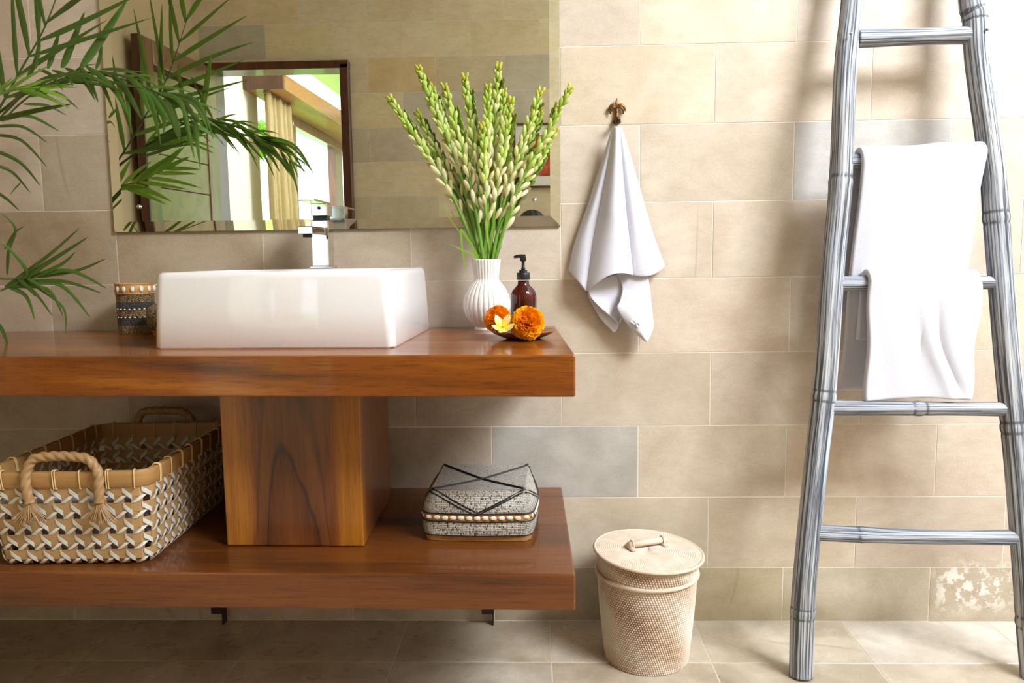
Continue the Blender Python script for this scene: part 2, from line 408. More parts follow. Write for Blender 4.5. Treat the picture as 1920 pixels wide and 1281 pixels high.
TC = {}
def tone(c, k, l):   # a little greyer and lighter
    r = lin(c); m = sum(r)/3
    return tuple(min(1, (m+(x-m)*k)*l) for x in r)+(1.0,)
def tile(parent, x0, x1, z0, z1, wall_y, facing, col, proud):
    d = (round(x1-x0-.0024, 4), .014, round(z1-z0-.0024, 4))
    if (d, 'w') not in TC: TC[(d, 'w')] = MB().box((0, 0, 0), d, .0004).mesh('tile', STONE)
    put('tile', TC[(d, 'w')], parent, ((x0+x1)/2, wall_y+facing*(.007-proud), (z0+z1)/2), color=L4(col) if isinstance(col, str) else col)
BEIGE = ['#c2b19f', '#c5b29e', '#bcaa99', '#c5b29a', '#c0b0a0', '#c1ad98', '#c6b6a5', '#bcad9d']
WARM = ['#ecd9b4', '#e8d4ae', '#ecdab8', '#e9d6b6', '#eddbb0', '#e6d3b2']
GREY = ['#a19e97', '#a6a095', '#9c9a93']
special = {(3, -1): '#a0917d', (3, 0): '#a2a19e', (3, 1): '#bdae98', (7, 1): '#b9a995', (7, 2): '#aeacab', (8, 0): '#c9b083', (8, 1): '#c3b196', (8, -4): '#95897a', (6, -4): '#9c8e79', (6, -3): '#aa967a', (6, -2): '#ad987b', (6, -1): '#b5a38b',
           (4, 0): '#b4a999', (4, 1): '#bbac99', (1, 2): '#b3a68e', (1, 1): '#a99a76', (1, 0): '#a0947f', (1, 3): '#ab9a82', (2, 1): '#bcae98', (2, 2): '#bdab92', (5, 0): '#b5a794', (5, -3): '#ab9b83', (7, -3): '#b0a088'}
r7 = random.Random(3)
for k in range(1, 16):
    z0 = max(.0, .155+.2*(k-2)); z1 = .155+.2*(k-1)
    off = .274 if k % 2 == 1 else .067
    for i in range(-6, 8):
        x0 = off+.4*(i-1); x1 = x0+.4
        x0 = max(x0, -2.005); x1 = min(x1, 3.3)
        if x1-x0 < .02 or (k > 10 and (i > 4)): continue
        c = special.get((k, i)) or (r7.choice(BEIGE))
        tile(wall_back, x0, x1, z0, z1, .0, 1, tone(c, .82, 1.12), r7.uniform(0, .0008))
fg = {(12, -4): '#c4bfac', (11, -1): '#d8c5a2', (11, 0): '#ccc4ae', (10, 0): '#ccc4b0', (10, -1): '#cfc6b0', (9, -3): '#cfc3aa', (9, -2): '#d2c5b0', (8, -3): '#e2ca9e', (7, -2): '#d6c8aa', (11, -2): '#e4c894', (10, -3): '#e2c592', (7, -3): '#d3c3a6'}
for k in range(1, 16):
    z0 = max(0, .18+.2*(k-2)); z1 = .18+.2*(k-1); off = .03 if k % 2 == 0 else .226
    for i in range(-6, 8):
        x0 = off+.4*(i-1); x1 = x0+.4
        segs = [(max(x0, -2.005), min(x1, 3.3))]
        if z0 < 2.16:
            segs = [(max(x0, -2.005), min(x1, -1.925)), (max(x0, -1.08), min(x1, 3.3))]
            if z1 > 2.16: segs.append((max(x0, -1.925), min(x1, -1.08)))
        for n_, (a, b) in enumerate(segs):
            if b-a < .03: continue
            zz0 = z0 if n_ < 2 else 2.16
            c = fg.get((k, i)) or r7.choice(WARM)
            tile(wall_front, a, b, zz0, z1, -2.6310, -1, c, r7.uniform(0, .001))
FC = ['#b5a78f', '#ad9e86', '#baac96', '#aa9c86', '#bfb29e', '#b0a08a']
ys = [0, -.228, -.628, -1.028, -1.428, -1.828, -2.228, -2.63]
for j in range(len(ys)-1):
    for i in range(-5, 10):
        x0 = .03+.4*(i-1); x1 = x0+.4; x0 = max(x0, -2.0); x1 = min(x1, 3.3)
        if x1-x0 < .03: continue
        d = (round(x1-x0-.0035, 4), round(ys[j]-ys[j+1]-.0035, 4), .012)
        if (d, 'f') not in TC: TC[(d, 'f')] = MB().box((0, 0, 0), d, .0006).mesh('tile', FLOORST)
        c = r7.choice(FC)
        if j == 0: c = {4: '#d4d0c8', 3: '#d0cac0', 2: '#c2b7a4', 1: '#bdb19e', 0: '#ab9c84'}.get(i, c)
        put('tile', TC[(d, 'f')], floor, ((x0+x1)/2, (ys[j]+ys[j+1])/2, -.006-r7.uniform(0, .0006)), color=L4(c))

# door frame, open door leaf (seen in the mirror)
tr = put('trim_1', None, kind='structure')
obj('frame_post', MB().box((-1.90, -2.66, 1.07), (.055, .16, 2.14), .003), W_FRAME, tr)
obj('frame_post', MB().box((-1.105, -2.66, 1.07), (.05, .16, 2.14), .003), W_FRAME, tr)
obj('frame_head', MB().box((-1.5025, -2.66, 2.137), (.85, .16, .045), .003), W_FRAME, tr)
door = put('door_1', None, None, (-1.885, -2.585, 0), (0, 0, radians(94.3)), kind='structure')   # local x runs along the leaf from the hinge
DW, DH = .76, 2.12
obj('stile', MB().box((.06, 0, DH/2), (.12, .045, DH), .004), W_DOOR, door)
obj('stile', MB().box((DW-.055, 0, DH/2), (.11, .045, DH), .004), W_DOOR, door)
obj('rail', MB().box((DW/2, 0, DH-.06), (DW-.23, .044, .12), .004), W_DOORH, door)
obj('rail', MB().box((DW/2, 0, .10), (DW-.23, .044, .2), .004), W_DOORH, door)
zz = .2
for h in (.17, .17, .17, .17, .17, .17, .17, .17, .41):
    obj('plank', MB().box((DW/2, 0, zz+h/2), (DW-.23, .03, h-.003), .003), W_DOORH, door); zz += h
obj('door_edge', MB().box((DW+.004, 0, DH/2), (.008, .046, DH), .002), W_FRAME, door)

# bedroom beyond the doorway
bed = slab('wall_bedroom_side', (-2.45, -4.45, -.02), (-2.27, -2.8, 2.9), WHITE)
slab('wall_bedroom_right', (1.9, -3.4, -.02), (2.05, -2.8, 2.9), WHITE)
slab('ground_lawn', (2.06, -16, -.3), (9, -2.82, -.06), GRASS)
slab('wall_bedroom_far', (-2.45, -8.7, -.02), (-.4, -8.55, 2.9), WHITE)
mb = MB().hexa([(-2.45, -8.7, 3.06), (2.05, -8.7, 3.06), (2.05, -2.8, 2.95), (-2.45, -2.8, 2.95), (-2.45, -8.7, 3.16), (2.05, -8.7, 3.16), (2.05, -2.8, 3.1), (-2.45, -2.8, 3.1)])
obj('ceiling_bedroom', mb, WHITE, kind='structure')
slab('floor_bedroom', (-2.45, -8.7, -.06), (2.05, -2.8, 0), plain('bedroom_floor', '#b9a88c', .5))
tr2 = put('trim_2', None, kind='structure')
obj('beam', MB().hexa([(-2.27, -8.5, 2.36), (-1.95, -8.5, 2.36), (-1.95, -4.17, 2.335), (-2.27, -4.17, 2.335), (-2.27, -8.5, 2.56), (-1.95, -8.5, 2.56), (-1.95, -4.17, 2.45), (-2.27, -4.17, 2.45)]), W_BEAM, tr2)
obj('beam_end', MB().box((-2.11, -4.155, 2.392), (.32, .03, .117), .003), W_FRAME, tr2)
win = put('window_1', None, kind='structure')
for y in (-5.38, -7.05, -8.45): obj('window_post', MB().box((-2.3, y, 1.17), (.09, .12 if y > -7 else .3, 2.34), .004), W_DOOR, win)
obj('window_head', MB().box((-2.3, -6.9, 2.30), (.10, 3.1, .09), .004), W_DOOR, win)
cu = thing('curtain', 'beige floor-length curtain gathered beside the bedroom window, reflected in mirror', 'curtain', (-2.12, -4.2, 0))
mb = MB()
def curt(u, v):
    y = -u*.68; w = sin(u*2*pi*6.5+.6*sin(v*3))*(.028+.012*v)+.012*sin(u*2*pi*2.2+1)
    return (w+.02*v*u, y*(.82+.18*v), 2.335-2.30*v)
mb.grid(curt, 90, 14)
o = obj('curtain_cloth', mb, CURT, cu, smooth=True); mods(o, .004)
ROD = plain('curtain_rod', '#7a5c3a', .4)
obj('curtain_heading', MB().box((.0, -.33, 2.325), (.03, .64, .02), .004), ROD, cu)

# garden outside
slab('ground_garden', (-16, -22, -.3), (2.05, -8.72, -.06), GRASS)
slab('ground_side', (-16, -8.72, -.3), (-2.5, 3, -.06), GRASS)
def bush(name, label, loc, size, n, mat, seed, leaf=.16, group=None):
    r = random.Random(seed); t = thing(name, label, 'shrub' if 'hedge' in name or 'shrub' in name else 'tree', loc, 0, group)
    mb = MB()
    for _ in range(n):
        p = Vector((r.gauss(0, 1), r.gauss(0, 1), r.gauss(0, 1))).normalized()*r.uniform(.6, 1.0)
        p = Vector((p.x*size[0], p.y*size[1], size[3]+p.z*size[2]))
        R = Euler((r.uniform(0, 6), r.uniform(0, 6), r.uniform(0, 6))).to_matrix(); l = leaf*r.uniform(.6, 1.3)
        b = len(mb.v)
        for q, uv in (((0, -.5, 0), (0.5, 0)), ((.28, 0, .06), (1, .5)), ((0, .5, 0), (.5, 1)), ((-.28, 0, .06), (0, .5))): mb.pt(p+R@Vector(q)*l, uv)
        mb.face((b, b+1, b+2, b+3))
    obj('foliage', mb, mat, t, kind='stuff')
    mb = MB().tube([(0, 0, -.1), (.03, 0, size[3]*.5), (0, .02, size[3])], [.09, .07, .04], 8)
    obj('trunk', mb, W_FRAME, t, smooth=True)
    return t
bush('leafy_tree', 'sunlit green tree outside the bedroom window, reflected in the mirror', (-4.1, -9.0, -.05), (.55, .6, .3, 2.75), 420, FOL, 4, .16)
bush('garden_hedge_shrub', 'bright green garden shrub beyond the open side of the bedroom', (3.7, -9.4, -.05), (.8, 2.6, 1.1, 1.15), 2800, FOL, 5, .3)

bush('sky_screen_tree', 'broad green tree added behind the garden shrub to screen the bright sky', (7.2, -14.5, -.05), (2.2, 4.6, 1.9, 3.4), 2600, FOL, 6, .42)  # added so the glossy door reflects foliage instead of bright sky
# ------------------------------------------------------------------ vanity
van = thing('vanity', 'varnished wooden vanity with thick counter, central pedestal and lower shelf', 'vanity')
def hexbev(mb, pts, bev):
    bm = bmesh.new(); vs = [bm.verts.new(p) for p in pts]
    for f in ((3, 2, 1, 0), (4, 5, 6, 7), (0, 1, 5, 4), (1, 2, 6, 5), (2, 3, 7, 6), (3, 0, 4, 7)): bm.faces.new([vs[i] for i in f])
    bmesh.ops.bevel(bm, geom=list(bm.edges), offset=bev, segments=2, affect='EDGES', profile=.5)
    bm.verts.index_update(); b = len(mb.v)
    for v in bm.verts: mb.pt(v.co)
    for f in bm.faces: mb.face([b+v.index for v in f.verts])
    bm.free(); return mb
def prism(x0f, x1f, x0b, x1b, yf0, yf1, yb, z0, z1, bev=.004):
    return hexbev(MB(), [(x0f, yf0, z0), (x1f, yf1, z0), (x1b, yb, z0), (x0b, yb, z0), (x0f, yf0, z1), (x1f, yf1, z1), (x1b, yb, z1), (x0b, yb, z1)], bev)
obj('countertop', prism(-2.0, .0735, -2.0, .050, -.525, -.621, -.006, .7485, .8305), W_TOP, van)
obj('lower_shelf', prism(-2.0, .0725, -2.0, .0645, -.57, -.5995, -.006, .3105, .3865), W_SHELF, van)
pd = put('pedestal', None, van)
obj('pedestal_core', prism(-.6915, -.3835, -.692, -.389, -.4435, -.4505, -.10, .3875, .7475, .003), W_PED, pd)
def bracket(x, nm):
    o = obj('bracket', MB().box((x, -.022, .172), (.034, .03, .276), .002), STEEL, van)
    obj('bracket_foot', MB().box((x+.013, -.018, .156), (.004, .026, .310)), STEEL, o)
bracket(-.142, 0); bracket(-.90, 1)

# basin
def rrect(hx, hy, r, n=8):
    out = []
    for cx, cy, a0 in ((hx-r, -hy+r, -pi/2), (hx-r, hy-r, 0), (-hx+r, hy-r, pi/2), (-hx+r, -hy+r, pi)):
        for k in range(n+1):
            a = a0+pi/2*k/n; out.append((cx+r*cos(a), cy+r*sin(a)))
    return out
ba = thing('basin', 'rectangular white ceramic vessel basin standing on the wooden counter', 'basin', (-.549, -.262, .8305), radians(-2.2))
mb = MB(); rings = []
H = .1625
prof = [(0, .005), (.0, .012)]
lay = [(.2585, .2125, .018, .0), (.2615, .2155, .02, .004), (.2585, .2130, .022, .08), (.2545, .2110, .024, H-.014), (.2525, .209, .024, H-.005), (.2475, .204, .022, H), (.237, .194, .02, H-.0005), (.233, .19, .02, H-.005), (.229, .186, .03, H-.03), (.21, .165, .05, .045), (.15, .11, .06, .03), (.03, .03, .028, .026)]
for hx, hy, r, z in lay:
    ring = []
    for (x, y) in rrect(hx, hy, r):
        if z > .03 and hx < .24 and y > .105: y = .105+(y-.105)*.2     # rear deck for the tap
        ring.append(mb.pt((x, y, z)))
    rings.append(ring)
for a, b in zip(rings, rings[1:]):
    n = len(a)
    for i in range(n): mb.face((a[i], a[(i+1) % n], b[(i+1) % n], b[i]))
mb.face(rings[0][::-1]); mb.face(rings[-1])
obj('bowl', mb, CERAM, ba, auto=50)
obj('drain', MB().lathe([(.001, .0), (.026, .0), (.027, .003), (.001, .005)], 20), CHROME, ba, smooth=True, loc=(0, 0, .0265))
# tap
fa = thing('faucet', 'square chrome mixer tap standing on the rear deck of the basin', 'faucet', (-.5445, -.10, .993))
obj('body', MB().box((0, 0, .063), (.046, .046, .118), .0025, 2), CHROME, fa)
obj('base_flange', MB().box((0, 0, .004), (.058, .058, .008), .003, 2), CHROME, fa)
sp = obj('spout', MB().box((-.001, -.083, .093), (.036, .125, .019), .002, 2), CHROME, fa)
obj('aerator', MB().lathe([(.001, 0), (.011, 0), (.0115, .008), (.001, .008)], 18, capt=True), STEEL, sp, smooth=True, loc=(-.001, -.128, .0762))
hd = obj('handle_block', MB().box((0, 0, .148), (.043, .043, .032), .002, 2), CHROME, fa)
obj('gap_ring', MB().box((0, 0, .127), (.034, .034, .012)), BLACKP, fa)
obj('lever', MB().box((-.002, -.052, .1655), (.042, .148, .005), .0015, 2), CHROME, hd)
obj('indicator', MB().lathe([(.001, 0), (.004, 0), (.004, .001), (.001, .001)], 14, capt=True), STEEL, hd, loc=(.0, -.0225, .152), rot=(pi/2, 0, 0))

# ------------------------------------------------------------------ mirror
mi = thing('mirror', 'large frameless mirror on the stone wall above the white basin', 'mirror', (0, 0, 0))
X0, X1, Z0, Z1 = -1.132, .066, 1.0957, 1.90; bw = .027
def rect(i, y): return [(X0+i, y, Z0+i), (X1-i, y, Z0+i), (X1-i, y, Z1-i), (X0+i, y, Z1-i)]
mb = MB(); q = rect(bw, -.0125); mb.face([mb.pt(p) for p in q]); obj('mirror_glass', mb, MIRROR, mi)
o1, o2 = rect(0, -.0095), rect(bw, -.0125)
for i in range(4):
    j = (i+1) % 4; mb = MB(); mb.face([mb.pt(p) for p in (o1[i], o1[j], o2[j], o2[i])]); obj('bevel_edge', mb, MIRROR, mi)
mb = MB(); o3 = rect(0, -.0085)
mb.hexa([(X0, -.0012, Z0), (X1, -.0012, Z0), (X1, -.0092, Z0), (X0, -.0092, Z0), (X0, -.0012, Z1), (X1, -.0012, Z1), (X1, -.0092, Z1), (X0, -.0092, Z1)])
obj('glass_body', mb, MEDGE, mi)
for x, z in ((-1.0585, 1.162), (-.0026, 1.1645), (-1.0585, 1.84), (-.0026, 1.84)):
    obj('mirror_screw', MB().lathe([(.006, 0), (.0062, .002), (.005, .005), (.0025, .0068), (.0004, .0074)], 16), CHROME, mi, smooth=True, loc=(x, -.0125, z), rot=(pi/2, 0, 0))

# ------------------------------------------------------------------ bamboo ladder
lad = thing('bamboo_ladder', 'grey whitewashed bamboo ladder leaning on the stone wall, draped with towels', 'ladder')
def bam(name, pts, rad, nodes, parent, n=44, seed=1, steps=70):
    r = random.Random(seed); gr = [r.gauss(0, 1) for _ in range(n+1)]; gr[n] = gr[0]
    P = [poly(pts, i/steps) for i in range(steps+1)]
    L = [0]
    for i in range(1, len(P)): L.append(L[-1]+(P[i]-P[i-1]).length)
    R = []
    for l in L:
        rr = rad(l/L[-1])
        for nd in nodes:
            d = l-nd*L[-1]; rr += .0014*math.exp(-(d/.009)**2)+.0008*math.exp(-(d/.05)**2)
            rr -= .0012*math.exp(-((d-.012)/.003)**2)+.0012*math.exp(-((d+.012)/.003)**2)
        R.append(rr)
    mb = MB(); mb.tube(P, R, n, True, lambda th, l: 1+.016*gr[int(round(th/(2*pi)*n)) % n])
    for i in range(len(P)):
        for nd in nodes:
            d = L[i]-nd*L[-1]
            if min(abs(d-.0125), abs(d+.0125)) < .0032:
                for k in range(n+1): mb.a[i*(n+1)+k] = 1.0 if r.random() < .8 else .6
    return obj(name, mb, BAMBOO, parent, smooth=True)
def resample(pts, nodes, extra): return pts
lr = [(.6303, -.289, .001), (.6362, -.2716, .1512), (.6468, -.256, .2787), (.673, -.2279, .5087), (.6944, -.2076, .6751), (.7064, -.192, .8032), (.7205, -.1701, .983), (.7412, -.1458, 1.1823), (.7567, -.1119, 1.4597), (.7757, -.0914, 1.6276), (.79, -.066, 1.84), (.802, -.038, 2.07)]
rr_ = [(1.1790, -.293, .001), (1.1729, -.2738, .133), (1.1585, -.2421, .3923), (1.1454, -.2181, .5891), (1.1288, -.1925, .7992), (1.111, -.1566, 1.0932), (1.103, -.141, 1.2215), (1.0741, -.1111, 1.4661), (1.0695, -.0978, 1.5756), (1.0613, -.0922, 1.6209), (1.05, -.066, 1.84), (1.035, -.038, 2.07)]
def nodefrac(pts, z):
    P = [poly(pts, i/400) for i in range(401)]; L = [0]
    for i in range(1, 401): L.append(L[-1]+(P[i]-P[i-1]).length)
    return L[min(range(401), key=lambda i: abs(P[i].z-z))]/L[-1]
bam('rail', lr, lambda t: .0265+.001*cos(t*3), [nodefrac(lr, z) for z in (.152, .668, 1.185, 1.75)], lad, seed=2, steps=260)
bam('rail', rr_, lambda t: .0275, [nodefrac(rr_, z) for z in (.133, .592, 1.096, 1.583)], lad, seed=5, steps=260)
for a, b, r_, nd, sd in (((.7987, -.1029, 1.5338), (1.0549, -.1026, 1.536), .0205, [], 1), ((.7726, -.1392, 1.236), (1.0908, -.1378, 1.2473), .017, [], 2), ((.7403, -.1751, .9416), (1.111, -.1753, .9398), .0165, [], 3),
                         ((.7195, -.2116, .6428), (1.1249, -.2122, .6375), .0175, [.5], 4), ((.6736, -.2481, .3438), (1.1449, -.2496, .3315), .0185, [.24], 6), ((.80, -.068, 1.83), (1.045, -.068, 1.83), .019, [], 8)):
    e = Vector(b)-Vector(a); a = Vector(a)-e.normalized()*.012; b = Vector(b)+e.normalized()*.006
    bam('rung', [a, (a+b)/2+Vector((0, 0, -.004 if sd == 6 else 0)), b], lambda t, r_=r_: r_*(1+.06*cos(t*5)), nd, lad, 30, sd, 60)
for px in ((.757-.0, -.139, 1.536), (1.078, -.135, 1.54)):
    obj('peg', MB().sphere((0, 0, 0), .004, 8, 6), BAMBOO, lad, smooth=True, loc=px)

# folded towels over the rungs
def hung(name, label, ca, cb, rr, th, xt, xb, zf, zb, yf, yb, seed, crease=0.0, group=None):
    r = random.Random(seed); ph = [r.uniform(0, 6) for _ in range(6)]
    R = rr+th/2+.001
    def fn(u, v):
        c = lerp(ca, cb, u)
        lf, lb, arc = c[2]-zf, c[2]-zb, pi*R
        s = v*(lb+arc+lf)
        if s < lb: k = 1-s/lb; y = c[1]+R+(yb-(c[1]+R))*k; z = c[2]-lb*k; k2 = k; fr = 0
        elif s < lb+arc: a = (s-lb)/R; y = c[1]+R*cos(a); z = c[2]+R*sin(a); k2 = 0; fr = 0
        else: k = (s-lb-arc)/lf; y = c[1]-R+(yf-(c[1]-R))*k; z = c[2]-lf*k; k2 = k; fr = 1
        xl = xt[0]+(xb[0]-xt[0])*k2; xr = xt[1]+(xb[1]-xt[1])*k2
        x = xl+(xr-xl)*u
        w = .0016*sin(u*9+ph[0]+k2*2)+.0012*sin(u*17+ph[1]-k2*4)+.0015*sin(k2*7+ph[2]+u*3)
        if fr and crease:
            d = u-(.58+.32*k2**1.6); w += crease*math.exp(-(d/.045)**2)*min(1, k2*2.2)*min(1, (1.02-k2)*6)
            w -= crease*.5*math.exp(-((d+.09)/.06)**2)*min(1, k2*2)
            z += .004*sin(u*5+ph[3])*k2
        e = min(u, 1-u); x += (.004*sin(k2*9+ph[4]) if fr else 0)*(1 if u > .5 else -.6)
        sgn = -1 if fr else 1
        if k2 == 0: return (x, y, z+w*.8)
        return (x, y+sgn*(-w)*-1 if not fr else y+w, z)
    mb = MB(); mb.grid(fn, 40, 72)
    o = obj(name, mb, TERRY, None, smooth=True, label=label, cat='towel', group=group); mods(o, th, 1)
    return o
hung('folded_towel', 'folded white terry towel draped over the upper towel rung, partly behind another towel', (.7726, -.1392, 1.236), (1.0908, -.1378, 1.2473), .017, .017, (.782, 1.078), (.764, 1.022), .668, .86, -.118, -.085, 3)
hung('folded_towel', 'folded white terry towel with a diagonal crease, draped in front on the lower rung', (.7403, -.1751, .9416), (1.111, -.1753, .9398), .0165, .017, (.795, 1.058), (.789, 1.042), .6615, .80, -.212, -.150, 9, .011)

# ------------------------------------------------------------------ hook and hand towel
hk = thing('towel_hook', 'small brass palm-tree wall hook holding the hand towel', 'hook', (.2135, -.003, 1.36))
mb = MB(); pr = []
for i in range(25):
    t = i/24; pr.append((.0068-.0028*t+.0007*(1 if i % 3 == 0 else -.4)+(.004*(1-t)**6), .004+.034*t))
mb.lathe(pr, 14); obj('trunk', mb, BRASS, hk, smooth=True, loc=(0, -.004, 0))
def hfrond(ang0, ln, side):
    mb = MB(); P = []
    for i in range(9):
        t = i/8; a = ang0-1.15*t*t; P.append((side*ln*t*cos(a*.9)*(1 if side else 0), -.0052-.002*sin(t*pi), .037+ln*(sin(a)*t if side else t)))
    mb.tube(P, [.0012+.0020*sin(pi*min(1, .12+.8*i/8)) for i in range(9)], 8, True, None, (0, 1, 0)); return mb
for sd in (-1, 1):
    for a, ln in ((1.12, .021), (.78, .0235), (.36, .022)):
        obj('frond', hfrond(a, ln, sd), BRASS, hk, smooth=True)
obj('frond', MB().tube([(0, -.005, .036), (-.001, -.007, .045), (-.0005, -.007, .055), (0, -.005, .0625)], [.004, .0045, .0028, .0004], 8), BRASS, hk, smooth=True)
mb = MB().tube([(0, -.003, .006), (0, -.018, .0), (0, -.030, -.002), (0, -.038, .003), (0, -.040, .008)], [.006, .0055, .006, .007, .004], 12); obj('hook_peg', mb, BRASSD, hk, smooth=True)
mb = MB().sphere((0, -.006, .001), .011, 14, 8, (1, .8, .55)); obj('collar', mb, BRASSD, hk, smooth=True)

def tw(a, b, y=-.05):
    s = (2.1036+y)/2.0536; x = .2072+(a-1155)*.001384+(b-235)*3e-6; z = 1.3464-(b-235)*.001368-(a-1155)*.00002
    return Vector((x*s, y, 1.0196+(z-1.0196)*s))
def patch(mb, left, right, nu, nv, bulge=0.0, hem=0.0, power=1.0, wig=0.0, flip=False):
    def fn(u, v):
        a, b = poly(left, v), poly(right, v); p = a.lerp(b, u)
        p = Vector((p.x, p.y+bulge*sin(pi*u)**power*min(1, v*1.6+.15)+wig*sin(u*7+v*5)*v, p.z+hem*sin(pi*u)*v**6))
        p.z += .0; return p
    mb.grid(fn, nu, nv, flip=flip)
def C(*pts): return [tw(*p) for p in pts]
ht = thing('hand_towel', 'white terry hand towel hanging in folds from the brass palm hook', 'towel')
def bez(nm, *pp):
    mb = MB(); patch(mb, *pp[0], **pp[1]); o = obj(nm, mb, TERRY, ht, smooth=True); mods(o, .0045, 1); return o
vl1 = C((1152, 237, -.050), (1141, 300, -.040), (1126, 380, -.036), (1112, 450, -.040), (1099, 546, -.052))
vl2 = C((1161, 238, -.050), (1166, 310, -.044), (1174, 400, -.046), (1182, 470, -.050), (1187, 514, -.050))
bez('left_fold', (C((1148, 242, -.036), (1132, 292, -.026), (1106, 372, -.018), (1078, 452, -.016), (1066, 505, -.016)), vl1, 14, 30), dict(bulge=-.018, wig=.002))
bez('middle_fold', (vl1, vl2, 22, 30), dict(bulge=-.045, power=.8, hem=.024, wig=.002))
bez('right_fold', (vl2, C((1164, 239, -.046), (1181, 290, -.030), (1202, 362, -.020), (1224, 436, -.016), (1247, 497, -.016)), 16, 30), dict(bulge=-.022, hem=-.012, wig=.002))
fl = bez('front_corner', (C((1150, 500, -.036), (1166, 535, -.038), (1162, 562, -.060), (1157, 578, -.066), (1180, 612, -.058), (1211, 640, -.046)), C((1214, 505, -.040), (1219, 545, -.040), (1224, 590, -.040), (1226, 610, -.042), (1221, 626, -.044), (1213, 640, -.046)), 16, 26), dict(bulge=-.012))
bez('inner_fold', (C((1102, 530, -.040), (1104, 552, -.048), (1122, 573, -.048), (1142, 590, -.044), (1159, 606, -.040)), C((1186, 500, -.028), (1182, 535, -.026), (1176, 565, -.028), (1168, 590, -.032), (1161, 606, -.038)), 14, 18), dict(bulge=.012))
bez('back_corner', (C((1104, 525, -.022), (1102, 552, -.022), (1111, 572, -.022), (1126, 597, -.024), (1150, 622, -.026)), C((1165, 515, -.018), (1164, 560, -.018), (1160, 595, -.020), (1159, 612, -.022), (1152, 622, -.026)), 12, 18), dict(bulge=-.006))
lb = put('brand_label', None, ht); lp = tw(1192, 605, -.0715); lb.location = lp; lb.rotation_euler = (0, radians(38), 0)
lb['label'] = 'small pale label with dark script stitching'
obj('label_patch', MB().box((0, .001, 0), (.028, .0012, .011), .0004), LABELW, lb)
st = MB()
for pts in (((-.010, 0), (-.0085, .0015), (-.007, -.0005), (-.0055, .001), (-.004, -.0008), (-.0025, .001)), ((-.002, -.0005), (0, -.003), (.001, -.001), (.0005, .001)), ((.002, .0015), (.005, .0018), (.0085, .002)), ((.0085, .002), (.0095, -.0006)), ((.001, -.0035), (.003, -.0018), (.0045, -.0035), (.0028, -.0042))):
    st.tube([(x*1.1, 0, z*1.2) for x, z in pts], .0006, 5)
obj('script', st, INK, lb)

# ------------------------------------------------------------------ vase, tuberoses
va = thing('vase', 'ribbed white ceramic vase with flared neck holding tuberoses, right of basin', 'vase', (-.127, -.10, .8305))
pr = [(.026, 0), (.0315, .0), (.032, .004), (.030, .009), (.036, .014), (.047, .026), (.0555, .041), (.0605, .058), (.0605, .073), (.057, .089), (.0495, .105), (.040, .118), (.0335, .126), (.0315, .131), (.0325, .140), (.0345, .155), (.0365, .170), (.0375, .181), (.036, .1815), (.033, .17), (.029, .14), (.027, .13)]
P2 = [Vector((r, 0, z)) for r, z in pr]; fine = []
for i in range(len(pr)-1):
    for k in range(3): fine.append(lerp(pr[i], pr[i+1], k/3))
fine.append(pr[-1])
def rib(th, t, z):
    k = min(1, max(0, (z-.012)/.012))*(1 if t < .86 else 0); c = abs(cos(th*14)); return 1-k*.055*(1-c)**1.6
mb = MB(); mb.lathe(fine, 28*10, rib); obj('vase_body', mb, VASEW, va, smooth=True)

BUDM = MB()
def budfn(u, v):
    v = .5-.5*cos(pi*v); r = .19*max(0, sin(pi*v))**.62*(.62+.5*v); th = 2*pi*u
    k = 1+.07*cos(3*th); return (r*k*cos(th), r*k*sin(th), v)
BUDM.grid(budfn, 9, 9); BUDM = BUDM.mesh('bud', BUD, True)
stems = [ # tip x, z, y-lean at tip, bud start, label
 (-.3583, 1.4174, -.02, .42, 'tuberose stem leaning furthest left, its yellow tip lowest on the left side'),
 (-.2893, 1.496, .01, .45, 'tall tuberose stem left of centre, its tip level with the tallest'),
 (-.2585, 1.4504, .03, .55, 'shorter tuberose stem tucked just right of the tall left-hand stem'),
 (-.2175, 1.4354, -.06, .38, 'tuberose stem with a thick green-brown tip bending left, left of centre'),
 (-.1716, 1.4667, -.01, .42, 'upright tuberose stem with yellow tip, left of the tallest centre stem'),
 (-.089, 1.4946, .0, .5, 'tallest tuberose stem at the centre with a slim green tip'),
 (-.1138, 1.4347, -.04, .40, 'tuberose stem just left of and below the tallest centre stem'),
 (-.0766, 1.4366, .03, .55, 'slim tuberose stem just right of the tallest centre stem'),
 (-.0584, 1.4053, -.03, .40, 'tuberose stem with a rounded tip, second right of the tallest centre stem'),
 (.0161, 1.4309, -.01, .40, 'tuberose stem with a yellow tip right of centre, in front of the framed picture'),
 (.0143, 1.382, .03, .52, 'shorter tuberose stem below the yellow-tipped stem right of centre'),
 (.0874, 1.4309, -.03, .36, 'tuberose stem leaning furthest right, its tip past the mirror edge'),
 (-.1273, 1.3404, -.07, .42, 'short tuberose stem at the front centre with creamy buds'),
 (.052, 1.335, .02, .45, 'low tuberose stem on the right side beneath the rightmost tip'),
 (-.295, 1.385, .02, .5, 'short tuberose stem behind the leftmost leaning one')]
mouth = Vector((-.1235, -.10, 1.0))
